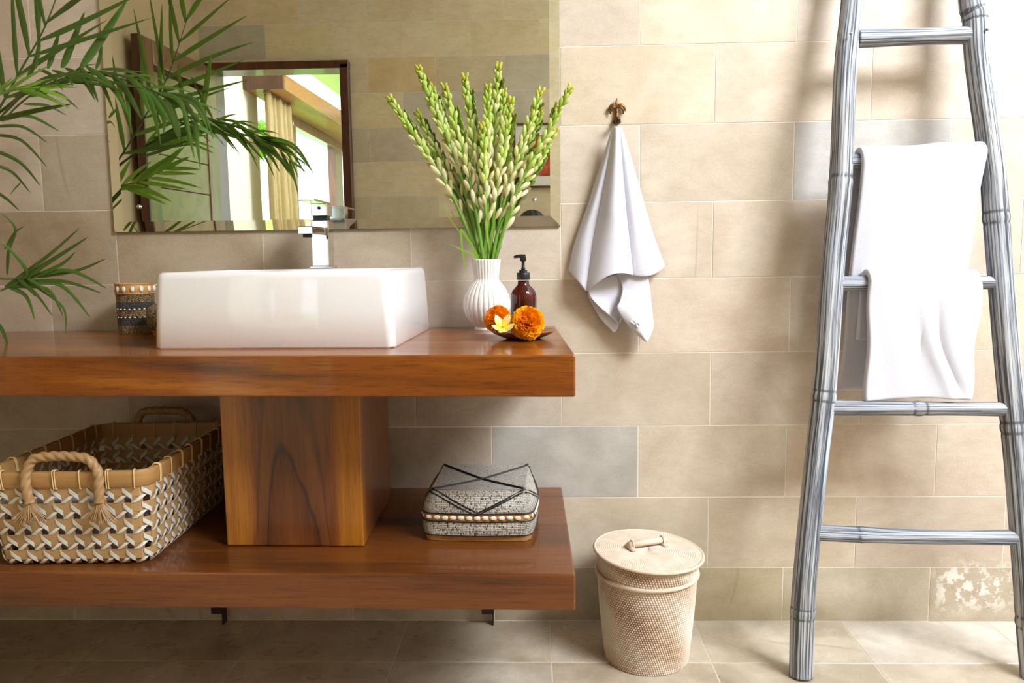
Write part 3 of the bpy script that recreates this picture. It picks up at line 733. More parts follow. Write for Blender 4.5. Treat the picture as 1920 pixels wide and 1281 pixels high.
for si, (tx, tz, ty, b0, lab) in enumerate(stems):
    r = random.Random(40+si)
    t = thing('tuberose_stem', lab, 'flower', (0, 0, 0), 0, 'tuberoses in the white vase')
    dx = tx-mouth.x; base = mouth+Vector((dx*.085, r.uniform(-.016, .016), -.06)); tip = Vector((tx, -.10+ty, tz-.006))
    m1 = mouth+Vector((dx*.10, ty*.15+(base.y-mouth.y)*.8, .012)); m2 = mouth.lerp(tip, .45)+Vector((-dx*.06, 0, .0)); m3 = mouth.lerp(tip, .75)+Vector((-dx*.02, 0, .0))
    path = [base, m1, m2, m3, tip]; t.location = base
    PP = [poly(path, i/30)-base for i in range(31)]
    mb = MB().tube(PP, [.0052-.003*(i/30)**1.5 for i in range(31)], 8); obj('stalk', mb, STALK, t, smooth=True)
    big = si not in (2, 7, 10, 12, 13, 14)
    nb = 44 if big else 32
    if si == 5: nb = 36
    for k in range(nb):
        f = (k/(nb-1))**.74; s = b0+(1-b0)*f
        p = poly(path, s*.985+.0)-base; T = (poly(path, min(1, s+.03))-poly(path, s-.03)).normalized()
        th = k*2.4+r.uniform(-.4, .4); side = Vector((cos(th), sin(th), 0)); side = (side-T*side.dot(T)).normalized()
        open_ = .38-.10*f+r.uniform(-.12, .12); d = (T*cos(open_)+side*sin(open_)).normalized()
        L = (.042*(1-f)+.0185*f)*r.uniform(.85, 1.12)*(1 if big else .9); Wd = L*(.86+.34*f)
        if f > .93: d = (T+side*.35).normalized(); L *= .9
        if f < .33: c = random.Random(si*99+k).choice(['#f8f3c4', '#f4eebc', '#f9f4d4', '#f6ebc4'])
        elif f < .62: c = random.Random(si*99+k).choice(['#e9efa2', '#dcea8c', '#eef0b4'])
        elif f < .9: c = random.Random(si*99+k).choice(['#cfe070', '#c2d85e', '#dae884'])
        else: c = random.Random(si*99+k).choice(['#c8d048', '#bccb42', '#dcd456'])
        q = d.to_track_quat('Z', 'Y')
        put('bud', BUDM, t, p+side*.003, q.to_euler(), (Wd, Wd, L), color=L4(c))
    # small bracts along the bare stalk
    for k in range(2):
        s = .22+.13*k+r.uniform(-.03, .03); p = poly(path, s)-base; T = (poly(path, s+.03)-poly(path, s-.03)).normalized()
        th = r.uniform(0, 6.28); side = Vector((cos(th), sin(th), 0)); ln = r.uniform(.05, .08)
        def bract(u, v, p=p, T=T, side=side, ln=ln):
            w = .0055*sin(pi*min(1, v*.9+.12))**.8; a = T.cross(side)
            return p+T*ln*v+side*(.003+.012*v*v)+a*w*(u-.5)*2
        o = obj('bract', MB().grid(bract, 2, 7), STALK, t, smooth=True)
def blade(pts, w):
    mb = MB()
    def fn(u, v):
        p = poly(pts, v); T = (poly(pts, min(1, v+.02))-poly(pts, max(0, v-.02))).normalized(); a = T.cross(Vector((0, 1, 0.15))).normalized()
        return p+a*w*(u-.5)*2*(1-v)**.6*min(1, v*5+.5)
    return mb.grid(fn, 2, 14)
lf = thing('grass_leaf', 'thin drooping green leaf hanging over the vase rim on the left', 'leaf', (0, 0, 0))
obj('leaf_blade', blade([(-.135, -.115, .96), (-.148, -.125, 1.02), (-.185, -.13, 1.085), (-.186, -.13, 1.06), (-.180, -.13, 1.0), (-.177, -.13, .985)], .0045), STALK, lf, smooth=True)
lf = thing('grass_leaf', 'short straight green leaf pointing up-left just above the vase rim', 'leaf', (0, 0, 0))
obj('leaf_blade', blade([(-.13, -.12, .96), (-.15, -.125, 1.015), (-.19, -.13, 1.038), (-.217, -.13, 1.052)], .004), STALK, lf, smooth=True)
lf = thing('grass_leaf', 'wispy dry leaf curving up-left in front of the mirror edge', 'leaf', (0, 0, 0))
obj('leaf_blade', blade([(-.13, -.10, .96), (-.155, -.10, 1.03), (-.2, -.10, 1.09), (-.228, -.10, 1.135), (-.23, -.10, 1.15)], .002), STALK, lf, smooth=True)

# ------------------------------------------------------------------ soap bottle, plate, flowers
PLX, PLY = -.031, -.315
pl = thing('wooden_plate', 'small round wooden dish on the counter holding the soap bottle and flowers', 'plate', (PLX, PLY, .8305))
obj('dish', MB().lathe([(.030, 0), (.036, 0), (.048, .004), (.062, .010), (.0735, .0165), (.0755, .0185), (.074, .0195), (.062, .014), (.045, .009), (.02, .008), (.0005, .008)], 48), W_PLATE, pl, smooth=True)
bo = thing('soap_bottle', 'amber brown soap pump bottle with black pump standing in the wooden dish', 'bottle', (-.0295, -.30, .8385))
obj('bottle_body', MB().lathe([(.024, 0), (.0275, .001), (.0295, .005), (.0297, .086), (.0290, .094), (.0255, .102), (.0180, .110), (.0134, .115), (.013, .124)], 40, capt=True), AMBER, bo, smooth=True)
obj('soap', MB().lathe([(.0255, .003), (.0278, .006), (.0278, .078), (.026, .08)], 32, capt=True), SOAP, bo, smooth=True)
mb = MB().lathe([(.0147, .1255), (.0150, .127), (.0150, .1405), (.0143, .142), (.0095, .1422), (.0095, .1475), (.006, .148)], 60, lambda th, t, z: 1+(.012*cos(th*30) if .12 < z < .1405 else 0), capt=True); obj('pump_collar', mb, BLACKP, bo, smooth=True)
pp = obj('pump_stem', MB().lathe([(.0048, .147), (.0048, .152), (.0036, .155), (.0034, .166), (.0058, .168)], 16), BLACKP, bo, smooth=True)
mb = MB().box((.0, 0, .1735), (.0145, .0135, .0115), .002, 2); mb.tube([(.006, 0, .179), (-.004, 0, .1795), (-.016, 0, .179), (-.021, 0, .177)], [.0042, .0042, .0035, .0028], 12); obj('pump_head', mb, BLACKP, pp, auto=40)

def marigold(name, label, loc, R, rot, n, seed, cols):
    t = thing(name, label, 'flower', loc, 0); r = random.Random(seed)
    t.rotation_euler = rot
    for band, (lo, hi, col) in enumerate(((0.0, .45, cols[0]), (.45, .8, cols[1]), (.8, 1.0, cols[2]))):
        mb = MB()
        for k in range(int(n*lo), int(n*hi)):
            f = (k+.5)/n; ph = f*1.95; th = k*2.39996+r.uniform(-.1, .1)
            d = Vector((sin(ph)*cos(th), sin(ph)*sin(th), cos(ph))); a = Vector((-sin(th), cos(th), 0)); c = d.cross(a)
            ln = R*(.62+.38*min(1, f*2.2))*r.uniform(.9, 1.06); w = R*.20*(.55+.55*min(1, f*2)); tw_ = r.uniform(-.5, .5)
            base = Vector((0, 0, -R*.15))
            def fn(u, v, d=d, a=a, c=c, ln=ln, w=w, tw_=tw_, base=base, s=r.uniform(0, 6), f=f):
                q = (u-.5)*2
                ruf = .34*w*sin(q*6+s)*v
                e = a*cos(tw_)+c*sin(tw_); nrm = d.cross(e)
                return base+d*(ln*(.35+.65*v)*(1+.03*cos(q*5+s)*v))+e*(w*q*(.25+.75*v))+nrm*(ruf+.3*w*v*v*(1 if f < .5 else -.6))
            mb.grid(fn, 4, 3)
        o = obj('petals', mb, ORANGE, t, smooth=True, kind='stuff'); o.color = L4(col)
    obj('calyx', MB().sphere((0, 0, -R*.25), R*.42, 12, 8), STALK, t, smooth=True)
    return t
marigold('marigold', 'large orange marigold at the front of the wooden dish', (-.0195, -.388, .8735), .037, (radians(62), 0, radians(8)), 230, 1, ('#ffa808', '#ffc20c', '#ffd018'))
marigold('marigold', 'orange marigold at the left edge of the wooden dish behind the frangipani', (-.0895, -.345, .8795), .031, (radians(55), 0, radians(-35)), 210, 2, ('#fb9a06', '#ffb008', '#ffc010'))
fp = thing('frangipani', 'small yellow frangipani blossom leaning on the left marigold', 'flower', (-.0745, -.392, .8635), 0)
fp.scale = (.8, .8, .8); fp.rotation_euler = (radians(50), radians(-12), radians(12))
for k in range(5):
    a0 = k*2*pi/5+.5
    def fn(u, v, a0=a0):
        w = .0125*sin(pi*min(1, .08+.86*v))**.8; q = (u-.5)*2; l = .031*v
        x, y, z = l, w*q+.004*v, .006*v+.016*v*v-.005*abs(q)**2*(1-v)+.004*q
        return (x*cos(a0)-y*sin(a0), x*sin(a0)+y*cos(a0), z)
    o = obj('petal', MB().grid(fn, 6, 8, flip=False), FRANG, fp, smooth=True); mods(o, .0008, 1)
obj('flower_tube', MB().tube([(0, 0, .002), (0, 0, -.012)], [.003, .0015], 8), STALK, fp, smooth=True)

# ------------------------------------------------------------------ beaded containers on the counter
def cowrie_mesh():
    mb = MB()
    def fn(u, v):
        th = 2*pi*u; ph = pi*v; x = cos(ph); r = sin(ph)**.8
        y = r*cos(th)*.66*(1+.12*x); z = r*sin(th)*.5
        if z > 0: z -= .16*math.exp(-(y/.09)**2)*r
        return (x, y, z)
    mb.grid(fn, 18, 10)
    mb.cm = 1
    mb.grid(lambda u, v: ((u-.5)*1.5, (v-.5)*.26*(1-(2*u-1)**2*.8), .385), 6, 1)
    return mb.mesh('cowrie', [SHELLM, SLIT], True)
COW = cowrie_mesh()
can = thing('beaded_canister', 'small beaded canister with a cowrie-shell rim at the counter back', 'canister', (-1.041, -.098, .8305))
CR = .0455
def band(name, z0, z1, r, mat, par, su, sv, n=48, bulge=.0):
    mb = MB(); k = 6
    mb.lathe([(r+bulge*sin(pi*i/k), z0+(z1-z0)*i/k) for i in range(k+1)], n, capb=False)
    mb.u = [(a*su, b*sv) for a, b in mb.u]
    return obj(name, mb, mat, par, smooth=True)
obj('canister_wall', MB().lathe([(.043, 0), (.0445, .002), (.0445, .102), (.046, .104), (.0465, .127), (.0445, .1285), (.0425, .127), (.0425, .01), (.001, .008)], 48), CANEB, can, smooth=True)
for z0, z1, m in ((.004, .0235, BEADT), (.0235, .043, BEADK), (.0465, .064, BEADT), (.0675, .083, BEADK), (.083, .102, BEADT)):
    band('bead_band', z0, z1, CR, m, can, 150, max(3, round((z1-z0)/.0026)))
for z in (.0447, .0657):
    for mt, ph in ((BLACKB, 0), (WHITEB, 1)):
        mb = MB()
        for k in range(24):
            a = 2*pi*(2*k+ph)/48; mb.sphere((CR*cos(a)*1.006, CR*sin(a)*1.006, z), .0026, 6, 4, (1, 1, .7))
        obj('bead_row', mb, mt, can, smooth=True, kind='stuff')
for k in range(14):
    a = -pi/2+2*pi*(k-.2)/14
    put('cowrie', COW, can, (.0475*cos(a), .0475*sin(a), .1165), (Matrix.Rotation(a+pi/2, 3, 'Z') @ Matrix.Rotation(pi/2, 3, 'X') @ Matrix.Rotation(pi/2, 3, 'Z')).to_euler(), (.0075, .0075, .006))
mb = MB()
for zt in (.104, .1285): mb.tube([(.0462*cos(2*pi*i/48), .0462*sin(2*pi*i/48), zt+.001*(i % 2)) for i in range(49)], .0018, 6, False)
obj('rim_braid', mb, CANEB, can, smooth=True)
rb = thing('beaded_pot', 'low round tan beaded pot half hidden behind the basin', 'pot', (-.925, -.165, .8305))
mb = MB(); mb.lathe([(.040, .014), (.047, .022), (.0515, .040), (.051, .060), (.046, .072), (.03, .0815), (.001, .084)], 48); mb.u = [(a*150, b*28) for a, b in mb.u]; obj('pot_body', mb, BEADT, rb, smooth=True)
obj('pot_base', MB().lathe([(.034, 0), (.036, .001), (.040, .013), (.042, .016)], 40), CANEB, rb, smooth=True)

# ------------------------------------------------------------------ beaded box on the shelf
bx = thing('beaded_box', 'square beaded lidded box with black diamond lines and cowrie band on the shelf', 'box', (-.1325, -.295, .3865), radians(-1.5))
hb, = (.128,)
def sq(hx, r, n=7, bulge=.0):
    out = []
    for (x, y) in rrect(hx, hx, r, n): out.append((x, y))
    res = []
    for i in range(len(out)):     # subdivide long sides with outward bulge
        a, b = out[i], out[(i+1) % len(out)]; d = sqrt((a[0]-b[0])**2+(a[1]-b[1])**2)
        m = 10 if d > .05 else 1
        for k in range(m):
            x, y = lerp(a, b, k/m); 
            e = bulge*sin(pi*k/m) if m > 1 else 0
            if abs(x) > abs(y): x += math.copysign(e, x)
            else: y += math.copysign(e, y)
            res.append((x, y))
    return res
def loft(lays, closeb=True, closet=True, us=1, vs=1):
    mb = MB(); R = []
    for li, (h, r, bu, z) in enumerate(lays):
        pts = sq(h, r, 7, bu); R.append([mb.pt((x, y, z(x, y) if callable(z) else z), (i/len(pts)*us, li/(len(lays)-1)*vs)) for i, (x, y) in enumerate(pts)]+[])
        R[-1].append(mb.pt((pts[0][0], pts[0][1], z(*pts[0]) if callable(z) else z), (us, li/(len(lays)-1)*vs)))
    for a, b in zip(R, R[1:]):
        for i in range(len(a)-1): mb.face((a[i], a[i+1], b[i+1], b[i]))
    if closeb: mb.face(R[0][:-1][::-1])
    if closet: mb.face(R[-1][:-1])
    return mb
obj('bamboo_base', loft([(.113, .02, .003, 0), (.119, .02, .004, .001), (.122, .022, .005, .013), (.118, .022, .005, .0145)]), CANEB, bx, auto=40)
obj('box_body', loft([(.118, .024, .005, .0125), (.1235, .026, .006, .015), (.1255, .026, .007, .030), (.1255, .026, .007, .046), (.122, .026, .006, .0485)], us=470, vs=16), BEADW, bx, auto=50)
obj('shell_band', loft([(.1215, .028, .006, .0475), (.1240, .028, .007, .0485), (.1245, .028, .007, .064), (.121, .028, .006, .0655)]), CANEB, bx, auto=50)
# lid: raised square top with four corner peaks, sagging towards the centre and sloping to the rim
def lidz(x, y):
    m = max(abs(x), abs(y))
    return None
obj('lid_side', loft([(.1235, .028, .007, .0645), (.1255, .028, .007, .068), (.1235, .030, .004, .080), (.1175, .026, .002, .095), (.1085, .016, .0, .109), (.1055, .013, 0, .1125)], closeb=False, closet=False, us=470, vs=22), BEADW, bx, auto=60)
def topfn(u, v):
    x, y = (u-.5)*.212, (v-.5)*.212
    r = max(abs(x), abs(y))/.106
    return (x*.996, y*.996, .1125-.006*(1-r)+.0018*(abs(x*y)/.0112)*r)
mb = MB(); mb.grid(topfn, 24, 24, (105, 95)); obj('lid_top', mb, BEADW, bx, smooth=True)
def lidpt(x, y):   # top surface point
    m = max(abs(x), abs(y))
    if m <= .106: return Vector((x, y, topfn(x/.212+.5, y/.212+.5)[2]+.0012))
    t = (m-.106)/.0195
    return Vector((x, y, .1128-.046*t**1.6+.001))
def linemesh(pts, r=.0016):
    mb = MB(); P = []
    for a, b in zip(pts, pts[1:]):
        for k in range(10): P.append(lidpt(*lerp(a, b, k/10)))
    P.append(lidpt(*pts[-1])); mb.tube(P, r, 6); return mb
e = .1045
for off in (-.0028, .0028):
    s2 = off*1.4
    obj('bead_line', linemesh([(-e, -e+s2+.002), (0, s2), (e, e+s2-.002)][::1] if off < 0 else [(-e, -e+s2-.002), (0, s2), (e, e+s2-.006)]), BLACKB, bx, smooth=True)
    obj('bead_line', linemesh([(-e, e+s2-.004), (0, s2), (e, -e+s2+.004)]), BLACKB, bx, smooth=True)
for sd in range(4):
    Rm = Matrix.Rotation(sd*pi/2, 3, 'Z')
    for off in (-.0032, .0032):
        for sg in (-1, 1):
            mb = MB(); P = []
            for k in range(15):
                t = k/14; x = sg*(.1045*(1-t))+off*.6; z = .1122-.047*t+off*.9; 
                zc = [(.113, .1058), (.109, .1089), (.095, .1199), (.080, .128), (.060, .1335)]; y = -[b_[1]+(a_[1]-b_[1])*(z-b_[0])/(a_[0]-b_[0]) for a_, b_ in zip(zc, zc[1:]) if z >= b_[0] or b_ is zc[-1]][0]
                P.append(Rm@Vector((x, y+.006*(abs(x)/.1045)**3*min(1, t*4), z)))
            mb.tube(P, .0019, 6); obj('bead_line', mb, BLACKB, bx, smooth=True)
def ringline(h, r, bu, z, rad): 
    pts = [(x, y, z) for x, y in sq(h, r, 7, bu)]; pts.append(pts[0]); pts.append(pts[1]); return MB().tube(pts, rad, 6, False)
for h, z, rad in ((.1258, .0655, .0017), (.1262, .048, .0015), (.1245, .0155, .0013)): obj('bead_line', ringline(h, .027, .0072, z, rad), BLACKB, bx, smooth=True)
for sd in range(4):
    nn_ = 13
    for k in range(nn_):
        f = (k+.5)/nn_*2-1; x = f*.117; y = -(.1250+.007*cos(f*pi/2)) + (.012*max(0, abs(f)-.88)/.12)
        p = Matrix.Rotation(sd*pi/2, 3, 'Z')@Vector((x, y, .0565+.0004*sin(k*2.1)))
        put('cowrie', COW, bx, p, (Matrix.Rotation(sd*pi/2, 3, 'Z')@Matrix.Rotation(pi/2, 3, 'X')).to_euler(), (.0075, .0072, .006))

# ------------------------------------------------------------------ rattan bin
bn = thing('rattan_bin', 'whitewashed woven rattan lidded bin standing on the floor by the wall', 'bin', (.272, -.190, 0))
ST = 118
def weave(ro, h, rows, bulge=0.0):
    per = 4; n = ST*per; m = rows*4; mb = MB()
    def R(v): return ro[0]+(ro[1]-ro[0])*v+bulge*sin(pi*v)
    def rad(th, v):
        row = v*rows; rf = row-math.floor(row); k = math.floor(row)
        return k, rf
    prof = [(R(j/m), h[0]+(h[1]-h[0])*j/m) for j in range(m+1)]
    def mod(th, v, z):
        k, rf = rad(th, v); c = cos(ST*th+k*2.2); return 1+(.0028*c*sin(pi*rf)**.7-.0022*(1-sin(pi*rf)))/R(v)
    def at(th, v):
        k, rf = rad(th, v); c = cos(ST*th+k*2.2); return .22+.55*(.5+.5*c)*sin(pi*rf)**.6+.10*sin(th*3+v*7)+.06
    mb.lathe(prof, n, mod, True, False, at); return mb
obj('bin_body', weave((.1035, .1228), (0, .222), 38, .002), RATTAN, bn, smooth=True)
lid = put('lid', None, bn, (0, -.004, .2235), (radians(1.5), radians(3.2), 0))
obj('rim_ring', MB().tube([(.1255*cos(2*pi*i/64), .1255*sin(2*pi*i/64), .226) for i in range(65)], .0055, 10, False), RATTAN, bn, smooth=True)
obj('lid_collar', weave((.1225, .1265), (.004, .057), 9), RATTAN, lid, smooth=True)
mb = MB(); nr = 26
def lidr(th, v, z):
    row = v*nr; return 1
prof = []; nn2 = nr*4
for j in range(nn2+1): prof.append((.134*(1-j/nn2)+.0006, .0575))
def lattr(th, v):
    rf = v*nr % 1; k = int(v*nr); return .36+.5*(.5+.5*cos(130*th+k*1.9))*sin(pi*rf)**.6
b0 = len(mb.v); N_ = 520
for j, (r_, z) in enumerate(prof):
    for k in range(N_+1):
        th = 2*pi*k/N_; v = j/nn2; rf = v*nr % 1; kk = int(v*nr)
        zz = z+.0016*sin(pi*rf)*(.55+.45*cos(130*th+kk*1.9))+.004*(1-(r_/.134)**2)
        mb.pt((r_*cos(th), r_*sin(th), zz), (k/N_, v), lattr(th, v))
for j in range(nn2):
    for k in range(N_):
        q = b0+j*(N_+1)+k; mb.face((q, q+1, q+N_+2, q+N_+1))
obj('lid_top', mb, RATTAN, lid, smooth=True)
obj('lid_edge', MB().tube([(.1345*cos(2*pi*i/72), .1345*sin(2*pi*i/72), .0555) for i in range(73)], .0042, 8, False), RATTAN, lid, smooth=True)
obj('lid_underside', MB().lathe([(.001, .0535), (.1335, .0535), (.1335, .0555)], 64, capb=False), RATTAN, lid, smooth=True)
ha = put('lid_handle', None, lid, (-.006, .005, .0625), (0, 0, radians(26)))
obj('handle_bar', MB().tube([(-.052, 0, .012), (0, 0, .0125), (.060, 0, .0125)], [.0085, .0082, .0085], 16), RATTAN, ha, smooth=True)
for x in (-.046, .05): obj('handle_foot', MB().tube([(x, -.016, .003), (x, 0, .0045), (x, .018, .003)], [.0062, .0062, .0062], 12), RATTAN, ha, smooth=True)
for x in (-.043, .047): obj('handle_tie', MB().tube([(x, .0105*cos(a*2*pi/16), .010+.0125*sin(a*2*pi/16)) for a in range(17)], .0022, 6, False), RATTAN, ha, smooth=True)

# ------------------------------------------------------------------ woven basket on the shelf
bk = thing('woven_basket', 'rectangular woven bamboo basket with white strips and rope handles on the shelf', 'basket', (-.978, -.335, .3872), radians(1.5))
HX, HY, RC, TH = .162, .222, .030, .172
def peri():
    out = []; segs = []
    w, d = 2*(HX-RC), 2*(HY-RC); q = pi*RC/2
    return w, d, q
Wp, Dp, Qp = peri(); PER = 2*(Wp+Dp)+4*Qp
def outline(s):   # s from front-left corner end, running right along the front, then back along the right side
    s %= PER
    if s < Wp: return (-HX+RC+s, -HY), (0, -1)
    s -= Wp
    if s < Qp: a = -pi/2+s/RC; return (HX-RC+RC*cos(a), -HY+RC+RC*sin(a)), (cos(a), sin(a))
    s -= Qp
    if s < Dp: return (HX, -HY+RC+s), (1, 0)
    s -= Dp
    if s < Qp: a = s/RC; return (HX-RC+RC*cos(a), HY-RC+RC*sin(a)), (cos(a), sin(a))
    s -= Qp
    if s < Wp: return (HX-RC-s, HY), (0, 1)
    s -= Wp
    if s < Qp: a = pi/2+s/RC; return (-HX+RC+RC*cos(a), HY-RC+RC*sin(a)), (cos(a), sin(a))
    s -= Qp
    if s < Dp: return (-HX, HY-RC-s), (-1, 0)
    s -= Dp
    a = pi+s/RC; return (-HX+RC+RC*cos(a), -HY+RC+RC*sin(a)), (cos(a), sin(a))
def BP(s, z, off=0.0):
    (x, y), (nx, ny) = outline(s); k = .965+.075*z/TH; inset = .009*max(0, 1-z/.016)**2
    return Vector((x*k+nx*(off-inset), y*k+ny*(off-inset), z))
NC = 42; PC = PER/NC; holes = [.0065+.0343*i for i in range(5)]; PR = .0343
def ribbon(s0, z0, s1, z1, w, vert, off, mb=None):
    mb = mb or MB(); b = len(mb.v); m = 4
    for k in range(m+1):
        t = k/m; s = s0+(s1-s0)*t; z = z0+(z1-z0)*t; lift = off+.0012*sin(pi*t)
        for q in (-1, 1):
            ss, zz = (s, z+q*w/2) if vert else (s+q*w/2, z)
            mb.pt(BP(ss, max(zz, .001), lift)); mb.pt(BP(ss, max(zz, .001), lift-.0009))
    for k in range(m):
        a = b+k*4
        mb.face((a, a+4, a+6, a+2)); mb.face((a+1, a+3, a+7, a+5)); mb.face((a, a+1, a+5, a+4)); mb.face((a+2, a+6, a+7, a+3))
    return mb
rest_w, rest_v = MB(), MB()
VIS = int((Wp+Qp+Dp)/PC)+1
for c in range(-1, NC-1):
    s = c*PC+PC*.25; vis = -1 <= c < VIS
    sv = s+PC*.5
    mbv = MB() if vis else rest_v
    ribbon(sv, .002, sv, TH+.004, PC*.60, False, .0004, mbv)
    if vis: obj('upright_strip', mbv, CANE, bk, smooth=False)
    for h in holes:
        # white strip falling to the right above each hole, and one rising to the right beside it
        a = (s-PC*.26, h+PR*.66, s+PC*.26, h+PR*.18, .0105, True, .0030)
        d = (s-PC*.66, h-PR*.18, s-PC*.14, h+PR*.26, .0100, False, .0030)
        for q in (a, d):
            if q[1] < .003 and q[3] < .003: continue
            m2 = MB() if vis else rest_w
            ribbon(*q, m2)
            if not vis: ribbon(*q[:6], -.0022, m2)
            if vis: obj('white_strip', m2, RIBBON, bk)
obj('white_strips_far', rest_w, RIBBON, bk, kind='stuff'); obj('upright_strips_far', rest_v, CANE, bk, kind='stuff')
def loopstrip(z, w, off, t=.0009):
    mb = MB(); n = 96; b = 0
    for i in range(n+1):
        s = PER*i/n
        for zz, o_ in ((z-w/2, off), (z+w/2, off), (z+w/2, off-t), (z-w/2, off-t)): mb.pt(BP(s, max(zz, .001), o_))
    for i in range(n):
        a = i*4
        for k in range(4): mb.face((a+k, a+4+k, a+4+(k+1) % 4, a+(k+1) % 4))
    return mb
for h in holes: obj('level_strip', loopstrip(h+PR*.5, PR*.60, .0014), CANE, bk)
obj('basket_floor', loft([(.15, .03, 0, .001), (.151, .03, 0, .0035)]) if False else MB().box((0, 0, .0035), (2*HX*.88, 2*HY*.90, .003), .001), CANE, bk)
# bamboo rim: an outer and an inner hoop
for nm, off, t in (('rim_outer', .007, .005), ('rim_inner', -.0005, .005)):
    mb = MB(); n = 110
    for i in range(n+1):
        s = PER*i/n
        for zz, o_ in ((TH, off-.002), (TH+.004, off), (TH+.0295, off), (TH+.0335, off-.002), (TH+.0335, off-t), (TH, off-t)): mb.pt(BP(s, zz, o_))
    for i in range(n):
        a = i*6
        for k in range(6): mb.face((a+k, a+6+k, a+6+(k+1) % 6, a+(k+1) % 6))
    obj(nm, mb, RIMC, bk, auto=35)
s = .012; kt = 0
while s < PER-.02:
    mb = MB()
    for ds in ((0, .0042) if kt % 2 == 0 else (0,)):
        loop = [BP(s+ds, TH-.002, .009), BP(s+ds, TH+.016, .0092), BP(s+ds, TH+.034, .008), BP(s+ds, TH+.0365, .001), BP(s+ds, TH+.034, -.0065), BP(s+ds, TH+.014, -.0075), BP(s+ds, TH-.002, -.006), BP(s+ds, TH-.003, .003)]
        loop.append(loop[0]); mb.tube([poly(loop, i/20) for i in range(21)], .0015, 6, False)
    obj('rim_tie', mb, TIE, bk, smooth=True); s += .052; kt += 1
def rope(pts, r, name, par):
    n = 120; P = [poly(pts, i/n) for i in range(n+1)]
    mb = MB().tube(P, r, 18, True, lambda th, l: .78+.3*abs(cos(1.5*th-l*150)))
    return obj(name, mb, ROPE, par, smooth=True)
def handle(cx, y, sg):
    ys_ = y
    pts = [(cx-.068, ys_, TH-.028), (cx-.073, ys_, TH+.01), (cx-.072, ys_+.003*sg, TH+.035), (cx-.058, ys_+.006*sg, TH+.061), (cx-.03, ys_+.008*sg, TH+.067), (cx+.02, ys_+.008*sg, TH+.0665), (cx+.055, ys_+.006*sg, TH+.060), (cx+.074, ys_+.003*sg, TH+.034), (cx+.076, ys_, TH+.008), (cx+.074, ys_, TH-.028)]
    h = rope([Vector(p) for p in pts], .0098, 'rope_handle', bk)
    r = random.Random(int(cx*100)+sg)
    for px in (cx-.068, cx+.074):
        mb = MB()
        for k in range(110):
            a = r.uniform(-1, 1); b = r.uniform(-.4, 1); l = r.uniform(.03, .048)
            mb.tube([(px+a*.005, ys_-sg*0-.002*b, TH-.022), (px+a*.013, ys_+(-.006*b if sg > 0 else .006*b), TH-.022-l*.55), (px+a*.031+r.uniform(-.003, .003), ys_+(-.009*b if sg > 0 else .009*b), TH-.024-l)], [.0015, .0013, .0008], 4)
        obj('frayed_end', mb, ROPE, h, kind='stuff')
handle(.005, -HY*1.04-.017, 1); handle(.0, HY*1.04+.012, -1)
gb = thing('grey_bundle', 'grey cloth bundle lying inside the basket, seen through its weave', 'cloth', (-.976, -.445, .393), radians(1.5))
def gbf(u, v):
    th = 2*pi*u; ph = -pi/2+pi*v; c = lambda t: math.copysign(abs(cos(t))**.35, cos(t)); s_ = lambda t: math.copysign(abs(sin(t))**.35, sin(t))
    return (.135*c(ph)*c(th)*(1+.02*sin(9*th)), .098*c(ph)*s_(th), .064+.062*s_(ph)+.004*sin(4*th)*max(0, ph))
obj('bundle_cloth', MB().grid(gbf, 40, 18), GREYC, gb, smooth=True)

# ------------------------------------------------------------------ potted palm
PX, PY, PZ = -1.62, -.30, .8305
pa = thing('potted_palm', 'green potted palm whose fronds arch in from the left over the mirror', 'plant', (PX, PY, PZ))
obj('pot', MB().lathe([(.085, 0), (.09, .003), (.112, .16), (.12, .163), (.12, .185), (.108, .186), (.1, .165), (.001, .165)], 36), POT, pa, smooth=True)
obj('soil', MB().lathe([(.001, .168), (.104, .168)], 24, capb=False), SOIL, pa)
def frond(pts, n, ln, ang, droop, wid, mat, nrm, seed, t0=.35, sides=(-1, 1), lnf=None, rr=.004, bias=(0, 0, 0)):
    r = random.Random(seed)
    start = Vector((PX+r.uniform(-.03, .03), PY+r.uniform(-.03, .03), PZ+.165))
    W_ = [Vector(p) for p in pts]
    path = [start-Vector((PX, PY, PZ))]+[p-Vector((PX, PY, PZ)) for p in W_]
    fr = put('frond', None, pa)
    m = 40; mb = MB().tube([poly(path, i/m) for i in range(m+1)], [rr*(1-.75*i/m) for i in range(m+1)], 7); obj('rachis', mb, mat, fr, smooth=True)
    nrm = Vector(nrm).normalized()
    for k in range(n):
        t = t0+(1-t0)*(k+.5)/n
        for sd in sides:
            tt = min(.995, t+r.uniform(-.008, .008)); p = poly(path, tt); T = (poly(path, min(1, tt+.02))-poly(path, tt-.02)).normalized()
            Sd = T.cross(nrm).normalized()*sd
            f = (tt-t0)/(1-t0); l = ln*((lnf(f) if lnf else .55+.6*sin(pi*min(1, f*.85+.12))))*r.uniform(.85, 1.12)
            a = ang*(1.05-.45*f)+r.uniform(-.12, .12); d = (T*cos(a)+Sd*sin(a)+nrm*r.uniform(-.12, .22)+Vector(bias)).normalized()
            dr = droop*r.uniform(.6, 1.4); w = wid*r.uniform(.8, 1.15)
            side = d.cross(nrm).normalized(); cur = r.uniform(-.08, .08)
            def fn(u, v, p=p, d=d, l=l, dr=dr, w=w, side=side, cur=cur):
                q = (u-.5)*2; s_ = l*v; c = p+d*s_+Vector((0, 0, -dr*l*v*v))+side*cur*l*v*v
                ww = w*min(1, .35+v*3.2)*(1-v**2.2)**.8
                return c+side*ww*q-nrm*abs(q)*ww*.35
            obj('leaflet', MB().grid(fn, 2, 9), mat, fr, smooth=True)
    return fr
